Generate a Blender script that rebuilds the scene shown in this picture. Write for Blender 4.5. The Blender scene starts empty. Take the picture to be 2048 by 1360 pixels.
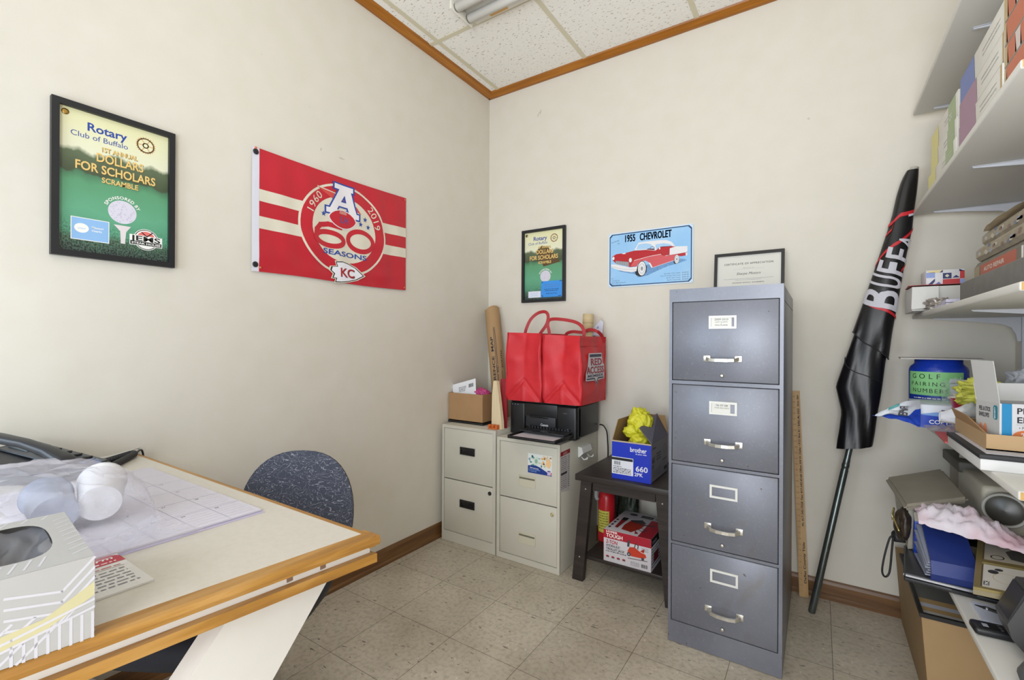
import bpy, bmesh, math, random
from mathutils import Vector, Matrix, noise, geometry
random.seed(7)
SC = bpy.context.scene
COL = SC.collection
R = math.radians
# ------------------------------------------------------------------ camera
cam = bpy.data.cameras.new('camera'); cam.sensor_width = 36; cam.lens = 932.06*36/2048
cam.shift_y = 4.3/2048; cam.clip_start = .02
co = bpy.data.objects.new('camera', cam); COL.objects.link(co)
_y = .5825; _r = .0052
_rt = Vector((math.cos(_y), math.sin(_y), 0)); _up = Vector((0, 0, 1)); _fw = Vector((-math.sin(_y), math.cos(_y), 0))
_cx = _rt*math.cos(_r) + _up*math.sin(_r); _cy = _up*math.cos(_r) - _rt*math.sin(_r)
co.matrix_world = Matrix.Translation((1.8361, -2.502, 1.1305)) @ Matrix((_cx, _cy, -_fw)).transposed().to_4x4()
SC.camera = co
# ------------------------------------------------------------------ world, daylight, added fill lights, exposure
w = bpy.data.worlds.new('world'); SC.world = w; w.use_nodes = True
w.node_tree.nodes['Background'].inputs[0].default_value = (.82, .9, 1, 1)
w.node_tree.nodes['Background'].inputs[1].default_value = 1.0
SC.view_settings.view_transform = 'Standard'; SC.view_settings.look = 'None'
SC.view_settings.gamma = 1; SC.view_settings.use_curve_mapping = False
SC.view_settings.exposure = .07
def area(name, loc, to, sx, sy, power, col):
    l = bpy.data.lights.new(name, 'AREA'); l.shape = 'RECTANGLE'; l.size = sx; l.size_y = sy; l.energy = power; l.color = col
    o = bpy.data.objects.new(name, l); COL.objects.link(o); o.location = loc
    o.rotation_euler = (Vector(to)-Vector(loc)).to_track_quat('-Z', 'Y').to_euler()
    return o
area('window_daylight', (.60, -3.38, 1.26), (.45, 0, .95), .85, .85, 16.5, (.72, .86, 1))
area('doorway_fill', (1.85, -3.40, 1.05), (1.4, 0, .6), .75, 1.9, 35, (.91, .955, 1))  # added fill lamp, set in an invented doorway behind the camera
fb = area('flash_bounce', (1.85, -2.95, 1.25), (1.45, -1.45, 2.76), .45, .45, 13, (.93, .965, 1)); fb.data.spread = R(110)
area('overhead_fill', (1.45, -2.55, 2.70), (1.45, -2.3, 0), 1.2, .6, 2.5, (1, .99, .96))  # added overhead fill, no fixture is modelled for it
# ------------------------------------------------------------------ materials
def lin(h):
    h = h.lstrip('#'); v = [int(h[i:i+2], 16)/255 for i in (0, 2, 4)]
    return tuple((c/12.92 if c <= .04045 else ((c+.055)/1.055)**2.4) for c in v)+(1,)
MC = {}
def mat(hexc, rough=.6, metal=0, var=0, scale=20, bump=0, hex2=None, spec=.5, coat=0, stretch=None, name=None):
    key = (hexc, rough, metal, var, scale, bump, hex2, spec, coat, stretch)
    if key in MC: return MC[key]
    m = bpy.data.materials.new(name or 'material_'+hexc.strip('#')); m.use_nodes = True
    nt = m.node_tree; b = nt.nodes['Principled BSDF']
    b.inputs['Base Color'].default_value = lin(hexc); b.inputs['Roughness'].default_value = rough
    b.inputs['Metallic'].default_value = metal; b.inputs['Specular IOR Level'].default_value = spec
    b.inputs['Coat Weight'].default_value = coat
    if var or bump:
        tc = nt.nodes.new('ShaderNodeTexCoord'); src = tc.outputs['Object']
        if stretch:
            mp = nt.nodes.new('ShaderNodeMapping'); mp.inputs['Scale'].default_value = stretch
            nt.links.new(src, mp.inputs[0]); src = mp.outputs[0]
        n = nt.nodes.new('ShaderNodeTexNoise'); n.inputs['Scale'].default_value = scale; n.inputs['Detail'].default_value = 6
        nt.links.new(src, n.inputs['Vector'])
        if var:
            mx = nt.nodes.new('ShaderNodeMix'); mx.data_type = 'RGBA'
            c = lin(hexc); mx.inputs[6].default_value = c
            mx.inputs[7].default_value = lin(hex2) if hex2 else tuple(x*.45 for x in c[:3])+(1,)
            mr = nt.nodes.new('ShaderNodeMapRange'); mr.inputs[1].default_value = .4; mr.inputs[2].default_value = .68; mr.inputs[4].default_value = var
            nt.links.new(n.outputs[0], mr.inputs[0]); nt.links.new(mr.outputs[0], mx.inputs[0]); nt.links.new(mx.outputs[2], b.inputs['Base Color'])
        if bump:
            bp = nt.nodes.new('ShaderNodeBump'); bp.inputs['Strength'].default_value = min(1, bump); bp.inputs['Distance'].default_value = .002
            nt.links.new(n.outputs[0], bp.inputs['Height']); nt.links.new(bp.outputs[0], b.inputs['Normal'])
    MC[key] = m
    return m
def film(hexc, alpha, rough=.12, name='film', transl=.5):
    """thin translucent plastic film"""
    m = bpy.data.materials.new(name); m.use_nodes = True; nt = m.node_tree
    for n in list(nt.nodes): nt.nodes.remove(n)
    N = nt.nodes.new; out = N('ShaderNodeOutputMaterial')
    tr = N('ShaderNodeBsdfTransparent'); b = N('ShaderNodeBsdfPrincipled'); t = N('ShaderNodeBsdfTranslucent')
    b.inputs['Base Color'].default_value = lin(hexc); b.inputs['Roughness'].default_value = rough; t.inputs[0].default_value = lin(hexc)
    m1 = N('ShaderNodeMixShader'); m1.inputs[0].default_value = transl; m2 = N('ShaderNodeMixShader'); m2.inputs[0].default_value = alpha
    L = nt.links.new
    L(b.outputs[0], m1.inputs[1]); L(t.outputs[0], m1.inputs[2]); L(tr.outputs[0], m2.inputs[1]); L(m1.outputs[0], m2.inputs[2]); L(m2.outputs[0], out.inputs[0])
    return m
def nodemat(name, fn, rough=.6, spec=.5):
    m = bpy.data.materials.new(name); m.use_nodes = True; nt = m.node_tree; b = nt.nodes['Principled BSDF']
    b.inputs['Roughness'].default_value = rough; b.inputs['Specular IOR Level'].default_value = spec
    fn(nt, nt.nodes.new, nt.links.new, b); return m
def ramp(N, stops):
    r = N('ShaderNodeValToRGB'); e = r.color_ramp.elements
    while len(e) < len(stops): e.new(.5)
    for i, (p, c) in enumerate(stops): e[i].position = p; e[i].color = lin(c) if isinstance(c, str) else (c, c, c, 1)
    return r
BLACK = '#141416'; WHITE = '#f0eeea'
# ------------------------------------------------------------------ objects
ORG = {}
def tag(o, label=None, cat=None, group=None, kind=None):
    if label: o['label'] = label
    if cat: o['category'] = cat
    if group: o['group'] = group
    if kind: o['kind'] = kind
    return o
def thing(name, label, cat, loc, group=None, rotz=0):
    o = bpy.data.objects.new(name, None); COL.objects.link(o); o.location = loc; o.rotation_euler = (0, 0, rotz)
    o.empty_display_size = .05
    ORG[o] = Matrix.Translation(loc) @ Matrix.Rotation(rotz, 4, 'Z')
    return tag(o, label, cat, group)
class MB:
    """collects shapes (world coordinates, or local ones moved by M) into one mesh"""
    def __init__(s, M=None): s.bm = bmesh.new(); s.mats = []; s.M = M or Matrix(); s.uv = None
    def mi(s, m):
        if m not in s.mats: s.mats.append(m)
        return s.mats.index(m)
    def _mark(s, faces, m, smooth=False):
        i = s.mi(m)
        for f in faces: f.material_index = i; f.smooth = smooth
    def box(s, lo, hi, m, bev=0, M=None, seg=2):
        T = s.M @ (M or Matrix())
        c = [(Vector(lo)[k]+Vector(hi)[k])/2 for k in range(3)]; d = [hi[k]-lo[k] for k in range(3)]
        r = bmesh.ops.create_cube(s.bm, size=1, matrix=Matrix.Translation(c) @ Matrix.Diagonal((d[0], d[1], d[2], 1)))
        vs = r['verts']; fs = list({f for v in vs for f in v.link_faces})
        if bev:
            es = list({e for v in vs for e in v.link_edges})
            rr = bmesh.ops.bevel(s.bm, geom=es, offset=bev, segments=seg, affect='EDGES', profile=.5)
            vs = list(set(rr['verts']) | {v for v in vs if v.is_valid}); fs = list({f for v in vs for f in v.link_faces})
        bmesh.ops.transform(s.bm, matrix=T, verts=vs); s._mark(fs, m, bool(bev)); return s
    def ngon(s, pts, m):
        f = s.bm.faces.new([s.bm.verts.new(s.M @ Vector(p)) for p in pts]); s._mark([f], m); return s
    def prism(s, pts, ext, m, smooth=False):
        """extrude a planar polygon (3-D points) by vector ext"""
        e = Vector(ext); a = [s.bm.verts.new(s.M @ Vector(p)) for p in pts]; b = [s.bm.verts.new(s.M @ (Vector(p)+e)) for p in pts]
        n = len(a); fs = [s.bm.faces.new(a[::-1]), s.bm.faces.new(b)]
        s._mark(fs, m); q = [s.bm.faces.new((a[i], a[(i+1) % n], b[(i+1) % n], b[i])) for i in range(n)]
        s._mark(q, m, smooth); return s
    def loft(s, rings, m, closed=True, cap=True, smooth=True):
        V = [[s.bm.verts.new(s.M @ Vector(p)) for p in r] for r in rings]; fs = []
        n = len(V[0])
        for a, b in zip(V, V[1:]):
            for i in range(n if closed else n-1):
                fs.append(s.bm.faces.new((a[i], a[(i+1) % n], b[(i+1) % n], b[i])))
        s._mark(fs, m, smooth)
        if cap and closed: s._mark([s.bm.faces.new(V[0][::-1]), s.bm.faces.new(V[-1])], m)
        return s
    def lathe(s, prof, c, m, axis=(0, 0, 1), seg=28, cap=True):
        """profile [(radius, height)] turned about axis through c"""
        q = Vector((0, 0, 1)).rotation_difference(Vector(axis).normalized()).to_matrix()
        rings = [[Vector(c)+q @ Vector((r*math.cos(2*math.pi*k/seg), r*math.sin(2*math.pi*k/seg), h)) for k in range(seg)] for r, h in prof]
        return s.loft(rings, m, cap=cap)
    def cyl(s, a, b, r, m, r2=None, seg=20):
        a = Vector(a); d = Vector(b)-a
        return s.lathe([(r, 0), (r if r2 is None else r2, d.length)], a, m, d, seg)
    def tube(s, pts, r, m, seg=8, flat=None, closed=False):
        """pipe along points; flat=(half width, half thickness, side vector) gives a strap"""
        P = [Vector(p) for p in pts]; rings = []; n = len(P); pn = None
        for i, p in enumerate(P):
            t = (P[(i+1) % n]-P[i-1] if closed else P[min(i+1, n-1)]-P[max(i-1, 0)]).normalized()
            if flat: sx = Vector(flat[2]) if flat[2] else t.cross(Vector((.45, -.85, .1))); sx = (sx-t*sx.dot(t)).normalized(); sy = t.cross(sx)
            else:
                sx = (pn-t*pn.dot(t)).normalized() if pn else t.orthogonal().normalized(); sy = t.cross(sx); pn = sx
            if flat: rings.append([p+sx*a*flat[0]+sy*b*flat[1] for a, b in ((-1, -1), (1, -1), (1, 1), (-1, 1))])
            else: rings.append([p+(sx*math.cos(2*math.pi*k/seg)+sy*math.sin(2*math.pi*k/seg))*r for k in range(seg)])
        if closed: rings.append(rings[0])
        return s.loft(rings, m, cap=not closed, smooth=not flat)
    def blob(s, c, rad, m, sub=4, amp=.25, freq=6, seed=0, flat=None, ridge=True):
        """crumpled lump: sphere displaced by ridged noise, lower side flattened at height flat"""
        r = bmesh.ops.create_icosphere(s.bm, subdivisions=sub, radius=1)
        for v in r['verts']:
            d = v.co.normalized(); q = d*freq*.28+Vector((seed*7.3, seed*1.7, seed*3.1))
            k = noise.fractal(q, 1, 2, 2)*.9-(abs(noise.noise(q*2.3))+.5*abs(noise.noise(q*5.1+Vector((3, 1, 2)))))*(.9 if ridge else .2)
            f = 1+amp*(k+.3)
            p = Vector((d.x*rad[0], d.y*rad[1], d.z*rad[2]))*f+Vector(c)
            if flat is not None and p.z < flat: p.z = flat+(p.z-flat)*.02
            v.co = s.M @ p
        s._mark({f for v in r['verts'] for f in v.link_faces}, m, True); return s
    def grid(s, fn, nu, nv, m, smooth=True):
        V = [[s.bm.verts.new(s.M @ Vector(fn(i/nu, j/nv))) for i in range(nu+1)] for j in range(nv+1)]
        fs = [s.bm.faces.new((V[j][i], V[j][i+1], V[j+1][i+1], V[j+1][i])) for j in range(nv) for i in range(nu)]
        s._mark(fs, m, smooth); return s
    def build(s, name, parent=None, loc=None, label=None, keep=False):
        if parent is not None: inv = ORG[parent].inverted(); base = ORG[parent]
        else:
            if loc is None:
                c = [v.co for v in s.bm.verts]; loc = (sum(v.x for v in c)/len(c), sum(v.y for v in c)/len(c), min(v.z for v in c))
            base = Matrix.Translation(loc); inv = base.inverted()
        if not keep: bmesh.ops.recalc_face_normals(s.bm, faces=s.bm.faces)
        bmesh.ops.transform(s.bm, matrix=inv, verts=s.bm.verts)
        me = bpy.data.meshes.new(name); s.bm.to_mesh(me); s.bm.free()
        for m in s.mats: me.materials.append(m)
        o = bpy.data.objects.new(name, me); COL.objects.link(o)
        if parent is not None: o.parent = parent
        else: o.location = loc
        ORG[o] = base
        if label: o['label'] = label
        return o
def one(mb, name, label, cat, group=None, loc=None): return tag(mb.build(name, loc=loc), label, cat, group)
def struct(mb, name, parent=None):
    o = mb.build(name, parent, loc=(0, 0, 0) if parent is None else None)
    if parent is None: o['kind'] = 'structure'
    return o
# ------------------------------------------------------------------ lettering and printed artwork
GL = {}
def _glyphs():
    chars = ''.join(chr(i) for i in range(33, 127))+'\u2022'
    tmp = []
    def mk(body, bold):
        c = bpy.data.curves.new('t', 'FONT'); c.body = body; c.resolution_u = 3; c.offset = .022 if bold else 0
        o = bpy.data.objects.new('t', c); COL.objects.link(o); tmp.append((o, c)); return o
    base = mk('||', 0); L = []
    for ch in chars: L.append((ch, mk(ch, 0), mk(ch, 1), mk('|'+ch+'|', 0)))
    dg = bpy.context.evaluated_depsgraph_get(); dg.update()
    wid = lambda o: (lambda x: max(x)-min(x))([v[0] for v in o.evaluated_get(dg).bound_box])
    b0 = wid(base)
    def tri(o):
        me = bpy.data.meshes.new_from_object(o.evaluated_get(dg)); r = ([(v.co.x, v.co.y) for v in me.vertices], [tuple(p.vertices) for p in me.polygons])
        bpy.data.meshes.remove(me); return r
    for ch, a, b, c in L: GL[ch] = (tri(a), tri(b), wid(c)-b0)
    GL[' '] = (([], []), ([], []), .28)
    for o, c in tmp: bpy.data.objects.remove(o); bpy.data.curves.remove(c)
_glyphs()
def plane_map(O, U, V):
    O, U, V = Vector(O), Vector(U).normalized(), Vector(V).normalized(); N = U.cross(V)
    return lambda u, v, h: O+U*u+V*v+N*h
class Art:
    """flat printed layers drawn in (u, v) metres and laid on a surface by mapf(u, v, height)"""
    def __init__(s, mapf, W, H, step=.00012, sub=None):
        s.mapf, s.W, s.H, s.step, s.sub = mapf, W, H, step, sub; s.mb = MB(); s.uv = s.mb.bm.loops.layers.uv.new('UVMap')
        s.aff = None; s.lay = 0
    def _face(s, pts, m, layer, tris=None):
        bm = s.mb.bm; h = (layer+.5)*s.step
        if s.aff: pts = [s.aff(*p) for p in pts]
        vs = [bm.verts.new((p[0], p[1], h)) for p in pts]; i = s.mb.mi(m)
        for t in (tris or [range(len(vs))]):
            try: f = bm.faces.new([vs[k] for k in t])
            except ValueError: continue
            f.material_index = i
            for l in f.loops: l[s.uv].uv = (l.vert.co.x/s.W, l.vert.co.y/s.H)
    def poly(s, pts, m, layer=1):
        tris = geometry.tessellate_polygon([[Vector((p[0], p[1], 0)) for p in pts]]); s._face(pts, m, layer, tris); return s
    def rect(s, u0, v0, u1, v1, m, layer=1): return s.poly([(u0, v0), (u1, v0), (u1, v1), (u0, v1)], m, layer)
    def ell(s, c, rx, ry, m, layer=1, n=32, a0=0, a1=360):
        pts = [(c[0]+rx*math.cos(R(a0+(a1-a0)*k/n)), c[1]+ry*math.sin(R(a0+(a1-a0)*k/n))) for k in range(n if a1-a0 == 360 else n+1)]
        return s.poly(pts, m, layer)
    def line(s, pts, w, m, layer=1, close=False):
        P = [Vector((p[0], p[1])) for p in pts]; n = len(P)
        for i in range(n if close else n-1):
            a, b = P[i], P[(i+1) % n]; d = (b-a)
            if d.length < 1e-9: continue
            d = d.normalized()*w/2; q = Vector((-d.y, d.x)); a, b = a-d*.6, b+d*.6
            s._face([a+q, a-q, b-q, b+q], m, layer)
        return s
    def ring(s, c, rx, ry, w, m, layer=1, n=40):
        return s.line([(c[0]+rx*math.cos(2*math.pi*k/n), c[1]+ry*math.sin(2*math.pi*k/n)) for k in range(n)], w, m, layer, True)
    def star(s, c, r, m, layer=1, n=5, r2=.42):
        return s.poly([(c[0]+(r if k % 2 == 0 else r*r2)*math.sin(math.pi*k/n), c[1]+(r if k % 2 == 0 else r*r2)*math.cos(math.pi*k/n)) for k in range(2*n)], m, layer)
    def text(s, t, u, v, size, m, layer=2, bold=False, xs=1, al='c', rot=0, slant=0, arc=None, track=0, fit=None):
        """size = cap height; arc=(centre u, centre v, radius, mid angle degrees, up=1/-1)"""
        k = size/.729
        if fit: xs = fit/sum((GL[c][2]+track)*k for c in t)
        W = [(GL[c][2]+track)*k*xs for c in t]; tot = sum(W)
        x = {'c': -tot/2, 'l': 0, 'r': -tot}[al]; cr, sr = math.cos(R(rot)), math.sin(R(rot))
        for c, wd in zip(t, W):
            vs, fs = GL[c][1 if bold else 0]
            if vs:
                if arc:
                    au, av, ar, mid, sg = arc; a = R(mid)-sg*(x+wd/2)/ar; px, py = au+ar*math.cos(a), av+ar*math.sin(a)
                    ra = a-sg*math.pi/2; ca, sa = math.cos(ra), math.sin(ra)
                    pts = [(px+ca*(p[0]*k*xs-wd/2)-sa*p[1]*k, py+sa*(p[0]*k*xs-wd/2)+ca*p[1]*k) for p in vs]
                else:
                    pts = [((p[0]+slant*p[1])*k*xs+x, p[1]*k) for p in vs]
                    pts = [(u+cr*a-sr*b, v+sr*a+cr*b) for a, b in pts]
                s._face(pts, m, layer, fs)
            x += wd
        return s
    def scrib(s, u0, u1, v, h, m, layer=2, seed=0, slope=0):
        """a line of print too small to read, as short dashes"""
        rd = random.Random(seed); u = u0
        while u < u1:
            l = min(h*rd.uniform(.8, 3.2), u1-u); vv = v+slope*(u-u0)
            s._face([(u, vv), (u+l, vv+slope*l), (u+l, vv+slope*l+h*rd.uniform(.6, 1)), (u, vv+h*rd.uniform(.6, 1))], m, layer); u += l+h*.6
        return s
    def bars(s, u0, v0, u1, v1, m, layer=2, seed=1, n=14):
        rd = random.Random(seed); d = (u1-u0)/n
        for i in range(n): s.rect(u0+i*d, v0, u0+i*d+d*rd.uniform(.3, .8), v1, m, layer)
        return s
    def finish(s):
        bm = s.mb.bm
        if s.sub:
            for _ in range(7):
                bmesh.ops.triangulate(bm, faces=[f for f in bm.faces if len(f.verts) > 3])
                L = [e for e in bm.edges if e.calc_length() > s.sub]
                if not L: break
                bmesh.ops.subdivide_edges(bm, edges=L, cuts=1)
            bmesh.ops.triangulate(bm, faces=[f for f in bm.faces if len(f.verts) > 3])
        for v in bm.verts: v.co = s.mapf(v.co.x, v.co.y, v.co.z)
        return s.mb
    def build(s, name, parent, label=None): return s.finish().build(name, parent, label=label, keep=True)
    def into(s, mb):
        """add the artwork to another MB"""
        bm = s.finish().bm; mp = {}
        u2 = mb.bm.loops.layers.uv.get('UVMap') or mb.bm.loops.layers.uv.new('UVMap')
        ix = [mb.mi(m) for m in s.mb.mats]
        for v in bm.verts: mp[v] = mb.bm.verts.new(v.co)
        for f in bm.faces:
            try: g = mb.bm.faces.new([mp[v] for v in f.verts])
            except ValueError: continue
            g.material_index = ix[f.material_index]; g.smooth = bool(s.sub)
            for a, b in zip(g.loops, f.loops): a[u2].uv = b[s.uv].uv
        bm.free(); return mb
K = mat(BLACK, .5); PW = mat(WHITE, .6); NAVY = mat('#1f3a70', .5)
INK = mat('#2b2b30', .7); GREYINK = mat('#8a8a90', .7)
# ------------------------------------------------------------------ the room
ROOM_X, ROOM_F, ROOM_Z = 2.452, -3.45, 2.7635
def fl(nt, N, L, b):
    tc = N('ShaderNodeTexCoord'); mp = N('ShaderNodeMapping'); mp.inputs['Location'].default_value = (-.0526, .5327, 0)
    L(tc.outputs['Object'], mp.inputs[0])
    br = N('ShaderNodeTexBrick'); br.offset = 0; br.squash = 1
    for k, v in (('Scale', 1), ('Mortar Size', .0011), ('Mortar Smooth', .2), ('Brick Width', .3048), ('Row Height', .3048), ('Bias', 0)): br.inputs[k].default_value = v
    br.inputs['Color1'].default_value = (.9, .9, .9, 1); br.inputs['Color2'].default_value = (1, 1, 1, 1); br.inputs['Mortar'].default_value = (.12, .1, .09, 1)
    L(mp.outputs[0], br.inputs[0])
    def nz(sc, st, lo, hi):
        m2 = N('ShaderNodeMapping'); m2.inputs['Scale'].default_value = st; L(tc.outputs['Object'], m2.inputs[0])
        n = N('ShaderNodeTexNoise'); n.inputs['Scale'].default_value = sc; n.inputs['Detail'].default_value = 4; L(m2.outputs[0], n.inputs[0])
        r = N('ShaderNodeMapRange'); r.inputs[1].default_value = lo; r.inputs[2].default_value = hi; L(n.outputs[0], r.inputs[0]); return r.outputs[0]
    def mix(f, a, c, k=None):
        x = N('ShaderNodeMix'); x.data_type = 'RGBA'
        if k is not None:
            mm = N('ShaderNodeMath'); mm.operation = 'MULTIPLY'; mm.inputs[1].default_value = k; L(f, mm.inputs[0]); f = mm.outputs[0]
        L(f, x.inputs[0])
        for s_, v in ((6, a), (7, c)):
            if isinstance(v, str): x.inputs[s_].default_value = lin(v)
            else: L(v, x.inputs[s_])
        return x.outputs[2]
    c = mix(nz(5, (1, 1, 1), .35, .7), '#cdc3b2', '#c2b7a5')
    c = mix(nz(60, (1, 1, 1), .45, .75), c, '#8f8472', .55)
    c = mix(nz(26, (1, 2.6, 1), .655, .685), c, '#4f463b', .75)
    c = mix(nz(30, (2.4, 1, 1), .665, .69), c, '#ddd5c6', .8)
    c = mix(nz(34, (1, 1.3, 1), .735, .75), c, '#2a2420', .9)
    g = nz(2.2, (1, 1, 1), .5, .75); c = mix(g, c, '#8a7d68', .5)
    x = N('ShaderNodeMix'); x.data_type = 'RGBA'; x.blend_type = 'MULTIPLY'; x.inputs[0].default_value = .85
    L(c, x.inputs[6]); L(br.outputs[0], x.inputs[7]); L(x.outputs[2], b.inputs['Base Color'])
FLOOR = nodemat('vinyl_tile_floor', fl, .38, .4)
def wl(nt, N, L, b):
    tc = N('ShaderNodeTexCoord'); n = N('ShaderNodeTexNoise'); n.inputs['Scale'].default_value = 9; n.inputs['Detail'].default_value = 8
    L(tc.outputs['Object'], n.inputs[0]); r = ramp(N, [(.3, '#dcd6cb'), (.7, '#d8d2c5')]); L(n.outputs[0], r.inputs[0])
    n2 = N('ShaderNodeTexNoise'); n2.inputs['Scale'].default_value = 5; n2.inputs['Detail'].default_value = 10; n2.inputs['Distortion'].default_value = 1.5
    L(tc.outputs['Object'], n2.inputs[0]); mr = N('ShaderNodeMapRange'); mr.inputs[1].default_value = .735; mr.inputs[2].default_value = .76; mr.inputs[4].default_value = .5; L(n2.outputs[0], mr.inputs[0])
    x = N('ShaderNodeMix'); x.data_type = 'RGBA'; L(mr.outputs[0], x.inputs[0]); L(r.outputs[0], x.inputs[6]); x.inputs[7].default_value = lin('#8d8070')
    L(x.outputs[2], b.inputs['Base Color'])
    bp = N('ShaderNodeBump'); bp.inputs['Strength'].default_value = .12; bp.inputs['Distance'].default_value = .001
    n3 = N('ShaderNodeTexNoise'); n3.inputs['Scale'].default_value = 160; L(tc.outputs['Object'], n3.inputs[0]); L(n3.outputs[0], bp.inputs['Height']); L(bp.outputs[0], b.inputs['Normal'])
WALL = nodemat('cream_wall_paint', wl, .7, .25)
def ct(nt, N, L, b):
    tc = N('ShaderNodeTexCoord'); mp = N('ShaderNodeMapping'); mp.inputs['Scale'].default_value = (1, 2, 1); mp.inputs['Rotation'].default_value = (0, 0, .5); L(tc.outputs['Object'], mp.inputs[0])
    n = N('ShaderNodeTexNoise'); n.inputs['Scale'].default_value = 60; n.inputs['Detail'].default_value = 2; L(mp.outputs[0], n.inputs[0])
    r = ramp(N, [(.0, '#f0ede7'), (.63, '#ece8e1'), (.69, '#aba294')]); L(n.outputs[0], r.inputs[0]); L(r.outputs[0], b.inputs['Base Color'])
    bp = N('ShaderNodeBump'); bp.inputs['Strength'].default_value = .4; bp.inputs['Distance'].default_value = .002; bp.invert = True; L(n.outputs[0], bp.inputs['Height']); L(bp.outputs[0], b.inputs['Normal'])
CEIL = nodemat('fissured_ceiling_tile', ct, .9, .1)
def wood(name, a, c, d, axis, sc=1, rough=.4):
    def f(nt, N, L, b):
        tc = N('ShaderNodeTexCoord'); mp = N('ShaderNodeMapping'); s_ = [40*sc, 40*sc, 40*sc]; s_[axis] = 2.2*sc; mp.inputs['Scale'].default_value = s_; L(tc.outputs['Object'], mp.inputs[0])
        n = N('ShaderNodeTexNoise'); n.inputs['Scale'].default_value = 1.4; n.inputs['Detail'].default_value = 7; n.inputs['Distortion'].default_value = .6; L(mp.outputs[0], n.inputs[0])
        r = ramp(N, [(.3, a), (.5, c), (.72, d)]); L(n.outputs[0], r.inputs[0]); L(r.outputs[0], b.inputs['Base Color'])
    return nodemat(name, f, rough)
CROWN = [wood('oak_crown_%d' % k, '#8a5210', '#9c5f16', '#aa6c20', k) for k in (0, 1)]
BASEB = [wood('dark_baseboard_%d' % k, '#5a3c20', '#6d4a28', '#7d5a34', k) for k in (0, 1)]
OAK = [wood('oak_edge_%d' % k, '#8c6028', '#a3742f', '#b68a4c', k) for k in (0, 1)]
T = .12
struct(MB().box((-T, ROOM_F-T, -.1), (ROOM_X+T, T, 0), FLOOR), 'floor')
c = struct(MB().box((-T, ROOM_F-T, ROOM_Z), (ROOM_X+T, T, ROOM_Z+.1), CEIL), 'ceiling')
gb = MB(); GR = mat('#cfc7ae', .6)
for k in range(5):
    x = .0984+.6096*k
    if x < ROOM_X: gb.box((x-.012, ROOM_F+.01, ROOM_Z-.003), (x+.012, -.01, ROOM_Z-.0002), GR)
for k in range(6):
    y = -.6137-.6096*k
    if y > ROOM_F: gb.box((.01, y-.012, ROOM_Z-.0034), (ROOM_X-.01, y+.012, ROOM_Z-.0003), GR)
gb.build('ceiling_grid', c)
struct(MB().box((-T, ROOM_F, 0), (0, 0, ROOM_Z), WALL), 'wall_left')
struct(MB().box((-T, 0, 0), (ROOM_X+T, T, ROOM_Z), WALL), 'wall_back')
struct(MB().box((ROOM_X, ROOM_F, 0), (ROOM_X+T, 0, ROOM_Z), WALL), 'wall_right')
wf = MB()                                   # wall behind the camera, with the daylight window and a doorway added for fill light
WX0, WX1, WZ0, WZ1, DX0, DX1, DZ1 = .12, 1.08, .80, 1.84, 1.45, 2.26, 2.05
for x0, x1, z0, z1 in ((-T, WX0, 0, ROOM_Z), (WX1, DX0, 0, ROOM_Z), (DX1, ROOM_X+T, 0, ROOM_Z), (WX0, WX1, 0, WZ0), (WX0, WX1, WZ1, ROOM_Z), (DX0, DX1, DZ1, ROOM_Z)):
    wf.box((x0, ROOM_F-T, z0), (x1, ROOM_F, z1), WALL)
struct(wf, 'wall_front')
wn = MB(); WF = mat('#e8e6e0', .4)
for x0, x1, z0, z1 in ((WX0, WX0+.05, WZ0, WZ1), (WX1-.05, WX1, WZ0, WZ1), (WX0+.05, WX1-.05, WZ0, WZ0+.05), (WX0+.05, WX1-.05, WZ1-.05, WZ1), (WX0+.05, WX1-.05, 1.30, 1.34)):
    wn.box((x0, ROOM_F-.09, z0), (x1, ROOM_F-.04, z1), WF)
struct(wn, 'window_1')
dn = MB()
for x0, x1, z0, z1 in ((DX0, DX0+.03, 0, DZ1), (DX1-.03, DX1, 0, DZ1), (DX0+.03, DX1-.03, DZ1-.03, DZ1)): dn.box((x0, ROOM_F-T+.001, z0+.001), (x1, ROOM_F-.001, z1), BASEB[1])
struct(dn, 'added_doorway_1')  # frame of the unseen doorway, added to go with the fill lamp
cz = 2.738
def crown_prof(): return [(0, cz), (.016, cz), (.044, cz+.018), (.0475, ROOM_Z-.0005), (0, ROOM_Z-.0005)]
struct(MB().prism([(0.0002, -.0002, z) if x == 0 else (x, -x, z) for x, z in crown_prof()], (0, ROOM_F+.03, 0), CROWN[1]), 'trim_left')
struct(MB().prism([(.0002, -x-.0002, z) for x, z in crown_prof()], (ROOM_X-.001, 0, 0), CROWN[0]), 'trim_back')
def bprof(): return [(.0002, .0002), (.016, .0002), (.016, .014), (.0105, .021), (.0105, .066), (.007, .078), (.003, .084), (.0002, .084)]
struct(MB().prism([(d, -.0002, z) for d, z in bprof()], (0, ROOM_F+.02, 0), BASEB[1]), 'baseboard_left')
struct(MB().prism([(.0165, -d, z) for d, z in bprof()], (ROOM_X-.018, 0, 0), BASEB[0]), 'baseboard_back')
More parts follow.
